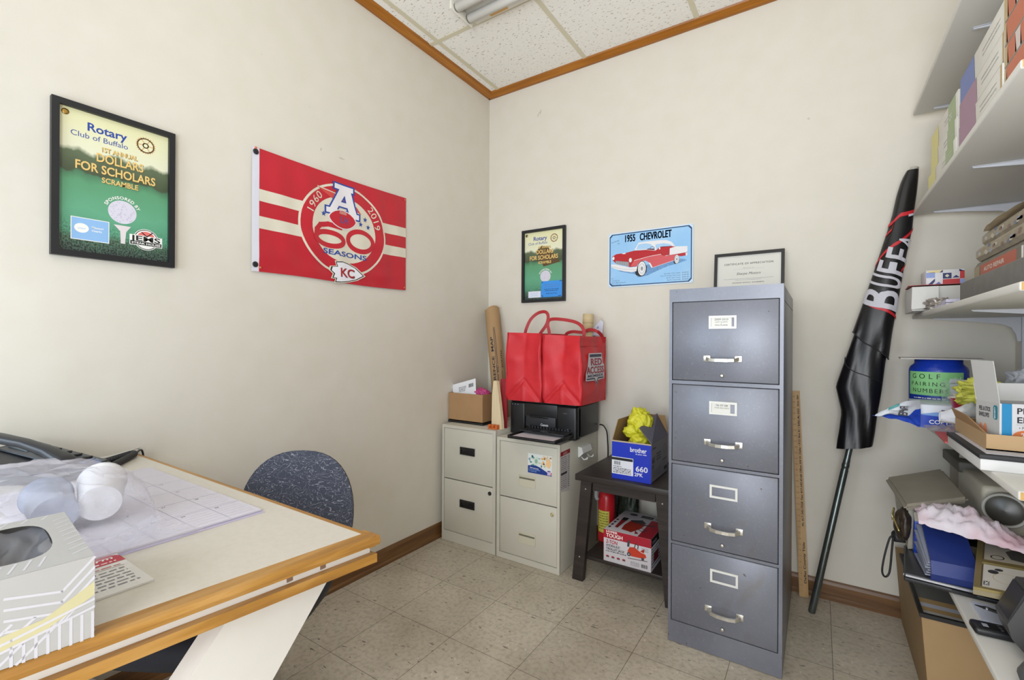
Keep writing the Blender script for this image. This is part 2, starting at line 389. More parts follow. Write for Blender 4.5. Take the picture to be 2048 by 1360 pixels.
# ================================================================== wall pictures
def poster_bg(nt, N, L, b):
    uv = N('ShaderNodeUVMap'); uv.uv_map = 'UVMap'; sp = N('ShaderNodeSeparateXYZ'); L(uv.outputs[0], sp.inputs[0])
    n = N('ShaderNodeTexNoise'); n.inputs['Scale'].default_value = 5; n.inputs['Detail'].default_value = 9; L(uv.outputs[0], n.inputs[0])
    a = N('ShaderNodeMath'); a.operation = 'MULTIPLY_ADD'; L(n.outputs[0], a.inputs[0]); a.inputs[1].default_value = .14; 
    s2 = N('ShaderNodeMath'); s2.operation = 'SUBTRACT'; L(sp.outputs[1], s2.inputs[0]); s2.inputs[1].default_value = .07; L(s2.outputs[0], a.inputs[2])
    r = ramp(N, [(0, '#3c4a48'), (.10, '#4f6a58'), (.15, '#57967a'), (.3, '#63a884'), (.5, '#5c9a72'), (.56, '#4d7c5c'), (.575, '#47523c'), (.66, '#59654c'), (.70, '#5e6c50'), (.73, '#e4e4c8'), (1, '#e2dfb0')])
    L(a.outputs[0], r.inputs[0])
    n2 = N('ShaderNodeTexNoise'); n2.inputs['Scale'].default_value = 70; n2.inputs['Detail'].default_value = 4; L(uv.outputs[0], n2.inputs[0])
    m1 = N('ShaderNodeMapRange'); m1.inputs[1].default_value = .25; m1.inputs[2].default_value = 0; m1.inputs[3].default_value = 0; m1.inputs[4].default_value = 1; L(sp.outputs[1], m1.inputs[0])
    x = N('ShaderNodeMix'); x.data_type = 'RGBA'; x.blend_type = 'OVERLAY'; L(m1.outputs[0], x.inputs[0]); L(r.outputs[0], x.inputs[6])
    r2 = ramp(N, [(.4, '#1c2420'), (.6, '#dfe8df')]); L(n2.outputs[0], r2.inputs[0]); L(r2.outputs[0], x.inputs[7]); L(x.outputs[2], b.inputs['Base Color'])
PBG = nodemat('golf_poster_photo', poster_bg, .35)
GOLD = mat('#e8c477', .5); GOLDS = mat('#4a3f24', .6); BLUE = mat('#27479c', .5); BALL = mat('#d8d4e2', .5); BALLD = mat('#c6c1d3', .5)
ORN = mat('#dcb07c', .5); RED = mat('#c8242e', .5); LBLUE = mat('#8fb9e6', .5)
def frame_mb(mapf, W, H, w, th, m, bev=.002):
    mb = MB(); P = lambda u, v, h: mapf(u, v, h)
    for a in (((0, 0), (W, 0), (W-w, w), (w, w)), ((W, 0), (W, H), (W-w, H-w), (W-w, w)), ((W, H), (0, H), (w, H-w), (W-w, H-w)), ((0, H), (0, 0), (w, w), (w, H-w))):
        N = mapf(0, 0, 1)-mapf(0, 0, 0); mb.prism([P(u, v, .0004) for u, v in a], N*th, m)
    return mb
def golf_poster(root, O, U, big):
    V = (0, 0, 1); pm = plane_map(O, U, V); W, H, w = .304, .452, .017
    frame_mb(pm, W, H, w, .018, mat('#17181c', .45)).build('frame', root)
    w1, h1 = W-2*w, H-2*w; o2 = pm(w, w, .006)
    a = Art(plane_map(o2, U, V), w1, h1); a.rect(0, 0, w1, h1, PBG, 0)
    X = lambda t: t*w1; Y = lambda t: t*h1
    a.text('Rotary', X(.585), Y(.875), .025, BLUE, bold=True, al='r', xs=1.02); a.text('Club of Buffalo', X(.60), Y(.815), .0165, BLUE, al='r')
    gc = (X(.77), Y(.885)); a.ring(gc, .022, .022, .004, ORN, 1); a.ring(gc, .007, .007, .003, ORN, 1)
    for k in range(6): a.line([(gc[0]+.007*math.cos(k*math.pi/3), gc[1]+.007*math.sin(k*math.pi/3)), (gc[0]+.021*math.cos(k*math.pi/3), gc[1]+.021*math.sin(k*math.pi/3))], .003, ORN, 1)
    for k in range(24): a.line([(gc[0]+.023*math.cos(k*math.pi/12), gc[1]+.023*math.sin(k*math.pi/12)), (gc[0]+.0265*math.cos(k*math.pi/12), gc[1]+.0265*math.sin(k*math.pi/12))], .0028, ORN, 1)
    if not big: a.poly([(X(.3), Y(.72)), (X(.45), Y(.79)), (X(.6), Y(.77)), (X(.93), Y(.53)), (X(.5), Y(.48))], mat('#5a4326', .5), 1)
    for t, u, v, s, xs in (('1ST ANNUAL', .52, .75, .0145, .34), ('DOLLARS', .53, .672, .0265, .44), ('FOR SCHOLARS', .50, .588, .0265, .74), ('SCRAMBLE', .53, .525, .0165, .34)):
        a.text(t, X(u)+.0012, Y(v)-.0012, s, GOLDS, 2, True, fit=X(xs)); a.text(t, X(u), Y(v), s, GOLD, 3, True, fit=X(xs))
    bc = (X(.55), Y(.335)); r = .036
    a.ell(bc, r, r, BALL, 2); rd = random.Random(3)
    for k in range(60):
        t = rd.random()*6.28; q = r*.9*math.sqrt(rd.random()); a.ell((bc[0]+q*math.cos(t), bc[1]+q*math.sin(t)), .0018, .0018, BALLD, 3+.05*k, 8)
    a.poly([(X(.47), Y(.235)), (X(.63), Y(.235)), (X(.585), Y(.19)), (X(.575), Y(.10)), (X(.535), Y(.10)), (X(.53), Y(.19))], mat('#e0d6d8', .5), 1)
    a.text('SPONSORED BY', 0, 0, .0095, PW, 3, True, 1.05, arc=(bc[0], bc[1], r+.004, 90, 1)); bc = bc
    if big:
        a.rect(X(.10), Y(.085), X(.43), Y(.245), PW, 1); a.rect(X(.107), Y(.09), X(.423), Y(.24), LBLUE, 2)
        a.ell((X(.19), Y(.17)), .0165, .014, PW, 3); a.text('united', X(.19), Y(.163), .005, LBLUE, 4); a.text('Missouri', X(.275), Y(.178), .006, PW, 3, True, al='l'); a.text('Ozarks', X(.275), Y(.155), .006, PW, 3, True, al='l')
        jc = (X(.78), Y(.155)); a.ell(jc, .034, .034, PW, 1); a.ring(jc, .031, .031, .0022, K, 2); a.ell(jc, .026, .026, mat('#e2716c', .5), 2, 24, 0, 180)
        a.line([(jc[0]-.012, jc[1]+.022), (jc[0]+.002, jc[1]+.01), (jc[0]+.016, jc[1]+.024)], .003, K, 3)
        a.rect(jc[0]-.044, jc[1]-.021, jc[0]+.044, jc[1]+.012, PW, 3); a.rect(jc[0]-.042, jc[1]-.019, jc[0]+.042, jc[1]-.0075, K, 4); a.text('JEMS', jc[0], jc[1]-.006, .0165, K, 4, True, fit=.078); a.text('STEAK HOUSE', jc[0], jc[1]-.0165, .0065, PW, 5, True, fit=.078)
    else:
        a.rect(X(.10), Y(.03), X(.43), Y(.125), mat('#dfe4f4', .5), 1)
        for k in range(4): a.scrib(X(.17), X(.35), Y(.055+.015*k), .0018, LBLUE, 2, k)
        nb = Art(plane_map(pm(w+.118, w+.012, .0075), U, V), .15, .098); SB = mat('#3b93e6', .6); nb.poly([(0, 0), (.15, 0), (.15, .098), (.003, .098)], SB, 0)
        for k in range(2): nb.scrib(.028, .125, .073-.012*k, .004, mat('#5f7db0', .6), 1, k+5)
        for k, v in enumerate((.046, .037, .020)): nb.scrib(.022+.008*k, .125-.006*k, v, .0045, mat('#20406e', .6), 1, k+9)
        for q in (((.006, .088), (.014, .095)), ((.13, .094), (.145, .095)), ((.006, .012), (.016, .004)), ((.12, .004), (.14, .005))): nb.line(q, .004, mat('#1d3a66', .6), 1)
        nb.build('taped_note', root, 'bright blue note taped over the lower right corner')
    a.build('print', root)
    g = MB(); gp = Vector(pm(w+.014, H-w-.016, .0063)); N = pm(0, 0, 1)-pm(0, 0, 0)
    g.lathe([(.0035, 0), (.0085, 0), (.0085, .0012), (.0035, .0012)], gp, mat('#b5924c' if big else '#8d7f60', .3, .9), N, 20); g.lathe([(.0034, 0), (.0001, .0004)], gp, K, N, 12); g.build('grommet', root)
t = thing('framed_poster', 'large black-framed golf fundraiser poster alone at the left end of the left wall', 'poster', (.0005, -1.967, 1.376), 'golf posters')
golf_poster(t, (.0005, -2.119, 1.375), (0, 1, 0), True)
t = thing('framed_poster', 'black-framed golf poster with a bright blue note taped on, above the red bags', 'poster', (.421, -.0005, 1.376), 'golf posters')
golf_poster(t, (.269, -.0005, 1.378), (1, 0, 0), False)

# ------------------------------------------------------------------ red football flag
fl_root = thing('wall_flag', 'red flag with cream stripes and a round 60 seasons emblem pinned to the left wall', 'flag', (.001, -1.15, 1.40))
FW, FH = .80, .482
def flag_map(u, v, h):
    s, q = u/FW, v/FH
    y = -1.556+u*(1-.012*(1-q))+.010*(1-q)*s; z = 1.400+v*(1.0+.012*s)-.006*math.sin(math.pi*s)*(q)+.003*math.sin(7*s)*(1-q)
    k = noise.noise(Vector((s*7, q*1.5, .3)))*.5+noise.noise(Vector((s*3, q*8, 2)))*.5
    env = min(1, 8*s*(1-s)+.15)*min(1, 8*q*(1-q)+.15)
    x = .010+.006*k*env+.004*math.exp(-((q-.12)/.06)**2)*math.sin(9*s+1)*env+.002*math.sin(s*40+q*3)*env
    return Vector((max(.003, x)+h, y, z))
FR = mat('#c22030', .42, var=.25, scale=6, hex2='#a81626'); CR = mat('#ddd6c4', .5)
a = Art(flag_map, FW, FH, .0005, .022)
a.rect(.028, 0, FW, FH, FR, 0); a.rect(0, 0, .028, FH, mat('#d9d9e4', .55), 0)
U = lambda t: .028+t*(FW-.028)
for v0, v1 in ((.575, .672), (.352, .452)): a.rect(U(0), v0*FH, FW, v1*FH, CR, 1)
c0 = (.425, .243)
a.ell(c0, .234, .207, CR, 2, 56); a.ell(c0, .224, .197, FR, 3, 56); a.ell(c0, .171, .150, CR, 4, 48)
a.text('1960', 0, 0, .034, CR, 5, False, 1.15, arc=(c0[0], c0[1], .173, 150, 1)); a.text('2019', 0, 0, .034, CR, 5, False, 1.15, arc=(c0[0], c0[1], .173, 28, 1))
for q in ((-.115, .052), (-.093, .082), (-.072, .048), (.108, .072), (.082, .045), (.128, .040)): a.star((c0[0]+q[0], c0[1]+q[1]), .0135, BLUE, 6)
def italic_A(dx, dy, m, lay, g):
    P = lambda x, y: (c0[0]-.098+x*.165+dx, c0[1]+.064+y*.137+dy)
    for pts in (((-.03-g, 0-g), (.30+g, 0-g), (.30+g, .17+g), (-.03-g, .17+g)), ((.64-g, -.02-g), (1.02+g, -.02-g), (1.02+g, .15+g), (.64-g, .15+g)),
                ((.05-g, .1), (.26+g, .1), (.66+g, .9), (.40-g, .9)), ((.70-g, .1), (.95+g, .1), (.72+g, .95), (.50-g, .95)), ((.22, .30-g), (.85, .30-g), (.80, .45+g), (.28, .45+g)), ((.22-g, .86-g), (.82+g, .84-g), (.82+g, 1.0+g), (.22-g, 1.02+g))):
        a.poly([P(*p) for p in pts], m, lay)
a.poly([(c0[0]-.145, c0[1]+.165), (c0[0]-.05, c0[1]+.155), (c0[0]+.06, c0[1]+.12), (c0[0]+.085, c0[1]+.09), (c0[0]+.04, c0[1]+.105), (c0[0]-.06, c0[1]+.125)], mat('#cf4a44', .5), 5)
a.line([(c0[0]-.145, c0[1]+.167), (c0[0]-.05, c0[1]+.157), (c0[0]+.06, c0[1]+.122), (c0[0]+.088, c0[1]+.09)], .004, CR, 6)
italic_A(0, 0, BLUE, 7, .05); italic_A(0, 0, mat('#e6e2e6', .5), 8, 0)
fb = (c0[0]-.018, c0[1]+.046); n = 20
foot = lambda rx, ry: [(fb[0]+rx*math.cos(2*math.pi*k/n), fb[1]+ry*math.copysign(abs(math.sin(2*math.pi*k/n))**1.35, math.sin(2*math.pi*k/n))) for k in range(n)]
a.poly(foot(.076, .044), mat('#e6e2e6', .5), 9); a.poly(foot(.070, .040), FR, 10); a.text('LH', fb[0]+.008, fb[1]-.016, .030, mat('#6b4a86', .5), 11, True)
for k in range(5): a.line([(fb[0]-.016+.008*k, fb[1]+.024), (fb[0]-.016+.008*k, fb[1]+.036)], .003, CR, 11)
for sx, t in ((-.082, '6'), (.084, '0')):      # wide numerals
    q = (c0[0]+sx, c0[1]-.037)
    if t == '0': a.ring(q, .070, .046, .022, FR, 6, 36)
    else:
        a.ring((q[0], q[1]-.018), .070, .030, .022, FR, 6, 36)
        a.line([(q[0]-.070, q[1]-.017), (q[0]-.067, q[1]+.013), (q[0]-.050, q[1]+.036), (q[0]-.01, q[1]+.047), (q[0]+.055, q[1]+.044)], .022, FR, 6)
a.text('SEASONS', c0[0], c0[1]-.122, .023, BLUE, 6, True, fit=.235)
AH = [(-.075, .0), (-.07, .016), (-.045, .02), (-.052, .038), (-.02, .043), (.01, .038), (.045, .026), (.085, -.004), (.05, -.024), (.01, -.036), (-.03, -.044), (-.055, -.046), (-.05, -.03), (-.068, -.03), (-.06, -.012)]
ac = (c0[0]+.005, c0[1]-.194)
for s, m, l in ((1.22, CR, 7), (1.12, K, 8), (1.03, mat('#e9e7ee', .5), 9)): a.poly([(ac[0]+x*s, ac[1]+y*s) for x, y in AH], m, l)
a.text('KC', ac[0]+.005, ac[1]-.022, .042, K, 10, True, 1.05); a.text('KC', ac[0]+.003, ac[1]-.020, .040, mat('#a8202c', .5), 11, True, 1.05)
for s in (.5, 1.25): pass
m = a.finish(); 
for f in m.bm.faces: f.smooth = True
m.build('cloth', fl_root, keep=True)
for q in (.962, .055):
    g = MB(); p = flag_map(.013, q*FH, .002); g.lathe([(.006, 0), (.011, 0), (.011, .0015), (.006, .0015)], p, mat('#333338', .4, .5), (1, 0, 0), 18); g.build('grommet', fl_root)
for u, v in ((.012, FH-.004), (FW-.01, FH-.012), (.032, .016), (FW-.012, .012)):
    g = MB(); p = flag_map(u, v, .002); g.lathe([(.0045, 0), (.0045, .003), (.002, .004)], p, mat('#d8704a', .4), (1, 0, 0), 10); g.build('push_pin', fl_root)

# ------------------------------------------------------------------ tin car sign
t = thing('tin_sign', 'light blue metal sign showing a red and white car, on the back wall', 'sign', (1.07, -.004, 1.442))
SW, SH = .456, .303; sgm = plane_map((.841, -.004, 1.440), (1, 0, 0), (0, 0, 1))
a = Art(sgm, SW, SH, .00012)
rc = lambda x0, y0, x1, y1, r: [(x0+r, y0), (x1-r, y0), (x1, y0+r), (x1, y1-r), (x1-r, y1), (x0+r, y1), (x0, y1-r), (x0, y0+r)]
a.poly(rc(0, 0, SW, SH, .006), mat('#cfe2f5', .3), 0)
DB = mat('#16406e', .35); SKY = mat('#93c4ee', .3, var=.35, scale=9, hex2='#b6d8f2')
a.poly(rc(.006, .006, SW-.006, SH-.006, .014), DB, 1); a.poly(rc(.0115, .0115, SW-.0115, SH-.0115, .0145), SKY, 2)
for q in ((.006, .006), (SW-.006, .006), (.006, SH-.006), (SW-.006, SH-.006)): a.ell(q, .0018, .0018, mat('#8d99a8', .3, .6), 3, 10)
for q in (-.0009, 0, .0009): a.text('1955', .091+q, .248, .039, DB, 3, True, al='l', track=.02, fit=.064); a.text('CHEVROLET', .178+q, .248, .039, DB, 3, True, al='l', track=.02, fit=.170)
a.text('Introducing', .016, .248, .0075, DB, 3, False, .95, al='l', rot=13, slant=.3); a.text('the', .052, .240, .0075, DB, 3, False, .95, al='l', rot=10, slant=.3)
for k, l in enumerate(('One-Fifty 2 Door Sedan   $1685.00', 'Two-Ten Delray Club Coupe   $1835.00', 'Bel Air Sport Coupe   $2067.00', 'Bel Air Convertible   $2206.00')):
    a.text(l, SW-.022, .053-.0115*k, .0062, DB, 3, False, 1.02, al='r', slant=.2)
for k, l in enumerate(('HP:', '162 2-bbl V-8', '180 w/ 4BB Dualexhaust', 'Radio-Clock 8-8')): a.text(l, .018, .046-.0115*k, .0060, DB, 3, False, 1.0, al='l', slant=.2)
def cp(px, py):
    u = (px-75)/1635; top = 290-205*u; bot = 1300-75*u
    return (u*SW, (bot-py)/(bot-top)*SH)
CP = lambda *q: [cp(*p) for p in q]
CRD = mat('#b5121e', .35); CRL = mat('#d0545a', .35); CW = mat('#e6e4e6', .35); CG = mat('#8b8f94', .4); SHD = mat('#4a78ae', .4, var=.8, scale=300, hex2='#93c4ee'); GLS = mat('#a9cdee', .3)
a.poly(CP((280, 985), (640, 1050), (680, 1105), (860, 1075), (1250, 900), (1440, 850), (1600, 790), (1560, 770), (1420, 760), (900, 860)), SHD, 3)
a.poly(CP((620, 990), (640, 1060), (720, 1095), (790, 1080), (850, 1000), (860, 900), (800, 830), (700, 850)), K, 4); a.poly(CP((1350, 810), (1380, 860), (1430, 850), (1460, 800)), K, 4)
a.poly(CP((150, 715), (240, 665), (440, 640), (600, 600), (850, 585), (1010, 600), (1080, 560), (1330, 520), (1400, 525), (1610, 520), (1600, 640), (1590, 700), (1490, 715), (1440, 700), (1390, 740), (1370, 790), (1150, 860), (960, 925), (890, 820), (830, 790), (740, 800), (680, 860), (660, 900), (520, 910), (220, 830), (170, 790)), CRD, 5)
a.poly(CP((600, 790), (900, 715), (1150, 665), (1220, 705), (1280, 700), (1450, 660), (1390, 740), (1370, 790), (1150, 860), (960, 925), (890, 820), (830, 790), (740, 800), (680, 860), (660, 900), (540, 890)), CRL, 6)
a.poly(CP((1290, 560), (1400, 525), (1610, 520), (1610, 610), (1590, 640), (1285, 690)), CW, 7); a.line(CP((1215, 700), (1290, 685), (1600, 625)), .003, CW, 8); a.line(CP((610, 785), (900, 710), (1150, 665)), .0022, CW, 8)
a.poly(CP((605, 590), (640, 540), (690, 450), (800, 430), (1100, 400), (1230, 400), (1330, 440), (1390, 525), (1340, 520), (1280, 500), (1100, 545), (1020, 600), (850, 585)), CW, 7)
a.poly(CP((650, 575), (690, 480), (830, 460), (930, 475), (990, 530), (1010, 585), (850, 572)), GLS, 8); a.poly(CP((1030, 580), (1020, 480), (1180, 460), (1290, 480), (1340, 520), (1100, 535)), GLS, 8)
a.poly(CP((1060, 560), (1130, 525), (1330, 515), (1290, 560), (1280, 690), (1160, 700), (1080, 620)), CRD, 8)
a.ring(cp(960, 550), .011, .007, .0018, mat('#7a2030', .4), 9); a.poly(CP((850, 580), (880, 560), (1000, 565), (1010, 590)), mat('#6a2036', .4), 9)
a.ell(cp(1100, 560), .004, .006, CW, 9, 12)
a.poly(CP((220, 790), (500, 815), (505, 900), (235, 850)), CG, 7)
for k in range(7): p = cp(250+35*k, 800+3*k); q = cp(255+35*k, 860+6*k); a.line([p, q], .0009, CW, 8)
a.poly(CP((135, 860), (230, 860), (380, 890), (520, 920), (670, 905), (650, 990), (560, 1010), (400, 990), (200, 940), (135, 910)), CW, 8); a.line(CP((140, 900), (380, 950), (640, 960)), .0012, CG, 9)
a.ell(cp(180, 745), .0065, .0095, CW, 8, 18); a.ell(cp(530, 780), .0085, .0125, CW, 8, 18); a.ring(cp(530, 780), .0085, .0125, .0012, CG, 9, 18)
for q, rx, ry in (((760, 940), .0215, .038), ((1420, 770), .012, .022)):
    a.ell(cp(*q), rx*1.12, ry*1.08, K, 8); a.ell(cp(*q), rx, ry, CW, 9); a.ring(cp(*q), rx*.68, ry*.68, .0016, CG, 10, 24); a.ell(cp(*q), rx*.3, ry*.3, CG, 10, 14)
a.poly(CP((890, 830), (920, 830), (970, 915), (945, 930)), CW, 9); a.line(CP((960, 928), (1150, 865), (1360, 795)), .0018, CW, 9); a.poly(CP((1575, 650), (1610, 645), (1605, 700), (1580, 705)), CW, 8)
a.poly(CP((350, 655), (420, 640), (440, 660), (380, 665)), CW, 8)
m = MB(); m.prism([sgm(u, v, -.0016) for u, v in rc(0, 0, SW, SH, .006)], (0, -.0015, 0), mat('#cfe2f5', .3)); a.into(m).build('panel', t, keep=True)

# ------------------------------------------------------------------ framed certificate leaning on the wall
t = thing('framed_certificate', 'black-framed certificate leaning on the wall on top of the tall grey cabinet', 'certificate', (1.555, -.05, 1.3345))
ang = R(7); CM = plane_map((1.404, -.046, 1.3355), (1, 0, 0), (0, math.sin(ang), math.cos(ang))); CWW, CHH = .299, .232
frame_mb(CM, CWW, CHH, .0135, .014, mat('#1c1b1b', .4)).build('frame', t)
a = Art(plane_map(CM(.0135, .0135, .005), (1, 0, 0), (0, math.sin(ang), math.cos(ang))), CWW-.027, CHH-.027); w1, h1 = CWW-.027, CHH-.027
PAP = mat('#dedcd4', .5); SER = mat('#55534e', .6); a.rect(0, 0, w1, h1, PAP, 0); a.line([(.005, .005), (w1-.005, .005), (w1-.005, h1-.005), (.005, h1-.005)], .0006, mat('#c4c1b8', .6), 1, True)
a.text('CERTIFICATE OF APPRECIATION', w1/2, h1-.045, .0092, SER, 1, True, .97, track=.1); a.text('PRESENTED TO', w1/2, h1-.064, .0032, SER, 1, track=.3); a.line([(.07, h1-.067), (w1-.07, h1-.067)], .0005, GREYINK, 1)
a.text('Sharpe Motors', w1/2, h1-.095, .0125, INK, 1, False, 1.0, slant=.35)
for k in range(2): a.scrib(.03+.05*k, w1-.03-.05*k, h1-.115-.006*k, .0018, GREYINK, 1, k)
a.text('LEADERSHIP BUFFALO  2018 MEMBERS', w1/2, h1-.136, .0052, SER, 1, True, .95, track=.1)
a.build('certificate', t); MB().prism([CM(.003, .003, .0012), CM(CWW-.003, .003, .0012), CM(CWW-.003, CHH-.003, .0012), CM(.003, CHH-.003, .0012)], (0, -.002, 0), mat('#6d5a40', .8)).build('backing', t)

# ================================================================== beige filing cabinets
PUT = mat('#c9c5b8', .5, var=.35, scale=3.2, hex2='#b9b4a5', bump=.15); PUTS = mat('#bdb8aa', .5, var=.3, scale=4, hex2='#a9a496'); GAP = mat('#3a3833', .8)
def small_cabinet(root, x0, x1, yf, yb, top, drawers, m):
    b = MB(); ft = .016
    b.box((x0, yf+ft, 0.001), (x1, yb, top), m, .003)                       # shell behind the face frame
    b.box((x0, yf, .001), (drawers[0][0]-.002, yf+ft, top), m).box((drawers[0][1]+.002, yf, .001), (x1, yf+ft, top), m)
    b.box((drawers[0][0]-.002, yf, drawers[0][3]+.002), (drawers[0][1]+.002, yf+ft, top), m); b.box((drawers[0][0]-.002, yf, .001), (drawers[0][1]+.002, yf+ft, drawers[-1][2]-.002), m)
    b.box((drawers[0][0]-.002, yf+ft-.002, drawers[-1][2]-.002), (drawers[0][1]+.002, yf+ft, drawers[0][3]+.002), GAP)
    b.build('body', root)
SPK = mat('#c4c0b3', .5, var=.3, scale=3, hex2='#b4afa0')
CA = thing('filing_cabinet', 'beige two-drawer filing cabinet with black recessed pulls, in the corner', 'filing cabinet', (.22, -.26, 0))
dA = [(.049, .388, .357, .640), (.049, .388, .060, .352)]
small_cabinet(CA, .033, .408, -.487, -.03, .659, dA, PUT)
PULLK = mat('#17171a', .35)
for k, (a0, a1, z0, z1) in enumerate(dA):
    d = MB().box((a0, -.4855, z0), (a1, -.472, z1), PUT, .002).build('drawer', CA)
    hx, hz = .218, (.525, .232)[k]
    h = MB(); fm = plane_map((hx-.051, -.4862, hz-.021), (1, 0, 0), (0, 0, 1)); h.bm.free(); h = frame_mb(fm, .102, .042, .008, .005, PULLK)
    h.box((hx-.043, -.4868, hz-.013), (hx+.043, -.4862, hz+.013), mat('#08080a', .6)); h.box((hx-.043, -.4905, hz+.005), (hx+.043, -.4865, hz+.014), PULLK, .001); h.build('handle', d)
    if k: MB().lathe([(.0105, 0), (.0105, .004), (.008, .005), (.003, .005), (.003, .002)], (.371, -.4855, .321), PULLK, (0, -1, 0), 20).build('lock', d)
CB = thing('filing_cabinet', 'beige two-drawer filing cabinet under the printer with a colourful sticker on its front', 'filing cabinet', (.605, -.26, 0))
dB = [(.437, .774, .327, .613), (.437, .774, .033, .322)]
small_cabinet(CB, .417, .790, -.487, -.03, .632, dB, PUT)
for k, (a0, a1, z0, z1) in enumerate(dB):
    d = MB().box((a0, -.4855, z0), (a1, -.472, z1), PUT, .002).build('drawer', CB)
    hz = (.426, .135)[k]; hx = .604
    h = MB(); CRM = mat('#c6c1ac', .45); h.box((hx-.05, -.4885, hz+.017), (hx+.05, -.4852, hz+.027), CRM, .001); h.box((hx-.05, -.4885, hz-.027), (hx-.046, -.4852, hz+.017), CRM); h.box((hx+.046, -.4885, hz-.027), (hx+.05, -.4852, hz+.017), CRM)
    h.box((hx-.05, -.4885, hz-.029), (hx+.05, -.4852, hz-.026), CRM); h.prism([(hx-.046, -.4858, hz+.016), (hx-.046, -.4858, hz-.026), (hx-.046, -.4885, hz-.026)], (.092, 0, 0), CRM); h.ngon([(hx-.046, -.4866, hz+.008), (hx+.046, -.4866, hz+.008), (hx+.046, -.4866, hz+.017), (hx-.046, -.4866, hz+.017)], mat('#6f6b5e', .6)); h.build('handle', d)
    if k: MB().lathe([(.010, 0), (.010, .003), (.007, .004), (.003, .004), (.003, .001)], (.749, -.4855, .287), mat('#c9bd98', .3, .6), (0, -1, 0), 20).build('lock', d)
stk = thing('sticker', 'small colourful sticker with a blue band on the beige cabinet under the printer', 'sticker', (.678, -.4862, .472))
a = Art(plane_map((.609, -.4862, .473), (1, 0, 0), (0, 0, 1)), .137, .098, .00012); rd = random.Random(5)
a.rect(0, 0, .137, .098, mat('#dfe3e2', .4), 0)
for k in range(46):
    u, v = rd.random()*.125+.006, .04+rd.random()*.052
    cc = ('#8fa3b8', '#7fb0a0', '#4f8f86', '#b8c8a0', '#e8b060', '#e6c8a8', '#9fb8d4')[min(6, int((u/.137)*5+rd.random()*2))]
    a.ell((u, v), .003+.005*rd.random(), .002+.005*rd.random(), mat(cc, .4), 1+k % 3, 10)
a.ell((.048, .062), .015, .02, mat('#cfe0d0', .4), 4); a.ell((.048, .062), .008, .011, mat('#8fb6a0', .4), 5); a.ell((.118, .06), .014, .022, mat('#eec48f', .4), 4)
a.poly([(0, 0), (.137, 0), (.137, .004), (.11, .016), (.07, .034), (.045, .041), (0, .036)], mat('#1f3a86', .4), 5); a.text('Build community', .012, .024, .006, PW, 6, True, .9, al='l', rot=-2); a.scrib(.005, .07, .016, .003, LBLUE, 6, 3); a.scrib(.008, .05, .008, .003, LBLUE, 6, 4)
a.rect(.112, .003, .13, .026, mat('#c9b8d8', .4), 6); a.rect(.113, .02, .129, .024, mat('#2a2a6a', .4), 7); a.ell((.134, .012), .003, .005, RED, 6, 10)
a.build('print', stk)
sh = thing('phone_list', 'printed list with a red heading on the right side of the beige cabinet', 'paper', (.7905, -.43, .395))
a = Art(plane_map((.7906, -.481, .394), (0, 1, 0), (0, 0, 1)), .103, .204, .00015); a.poly([(0, .006), (.098, -.004), (.103, .204), (0, .202)], mat('#c9c6c6', .5), 0); a.poly([(.0, .180), (.102, .182), (.103, .203), (0, .201)], mat('#8f1420', .4), 1); a.text('AVISO', .05, .184, .012, mat('#d9a0a0', .5), 2, True)
for k in range(17):
    a.scrib(.006, .068, .170-.0095*k, .004, mat('#6a4a4a', .5) if k % 3 else INK, 1, k); a.scrib(.078, .097, .170-.0095*k, .004, INK, 1, k+40)
a.rect(.004, .088, .07, .098, INK, 2)
a.build('sheet', sh)
cl = MB(); PWT = mat('#d8d8d6', .3); y0, y1 = -.285, -.17
cl.prism([(.791, y0, .588), (.791, y0, .535), (.797, y0, .533), (.820, y0, .556), (.812, y0, .585)], (0, .115, 0), PWT); cl.tube([(.80, y0+.02, .533), (.815, y0+.02, .520), (.833, y0+.02, .525), (.835, y0+.02, .535)], .0035, PWT); cl.tube([(.80, y1-.02, .533), (.815, y1-.02, .520), (.833, y1-.02, .525), (.835, y1-.02, .535)], .0035, PWT); cl.tube([(.818, y0+.02, .521), (.818, y1-.02, .521)], .003, PWT)
one(cl, 'hook_holder', 'white plastic hook holder stuck on the side of the beige cabinet beneath the printer', 'hook')

# ================================================================== grey four-drawer cabinet
def gsteel(nt, N, L, b):
    tc = N('ShaderNodeTexCoord')
    def nz(sc, lo, hi, d=6, dist=0):
        n = N('ShaderNodeTexNoise'); n.inputs['Scale'].default_value = sc; n.inputs['Detail'].default_value = d; n.inputs['Distortion'].default_value = dist; L(tc.outputs['Object'], n.inputs[0])
        r = N('ShaderNodeMapRange'); r.inputs[1].default_value = lo; r.inputs[2].default_value = hi; L(n.outputs[0], r.inputs[0]); return r.outputs[0]
    def mix(f, a, c):
        x = N('ShaderNodeMix'); x.data_type = 'RGBA'; L(f, x.inputs[0])
        for s_, v in ((6, a), (7, c)):
            if isinstance(v, str): x.inputs[s_].default_value = lin(v)
            else: L(v, x.inputs[s_])
        return x.outputs[2]
    c = mix(nz(2.5, .4, .7), '#6c6e78', '#7e808a'); c = mix(nz(120, .55, 1.0), c, '#84868e'); c = mix(nz(4, .60, .80, 10, 1), c, '#6a645c'); c = mix(nz(45, .72, .745, 3), c, '#453f3d')
    L(c, b.inputs['Base Color']); b.inputs['Metallic'].default_value = .25
GS = nodemat('worn_grey_steel', gsteel, .36, .5)
GSR = mat('#5d5f6a', .45, .2, var=.6, scale=12, hex2='#6e5a48')
CHR = mat('#d6d3cc', .28, .85, var=.35, scale=30, hex2='#8c8474')
G = thing('filing_cabinet', 'tall worn grey steel four-drawer filing cabinet', 'filing cabinet', (1.548, -.36, 0))
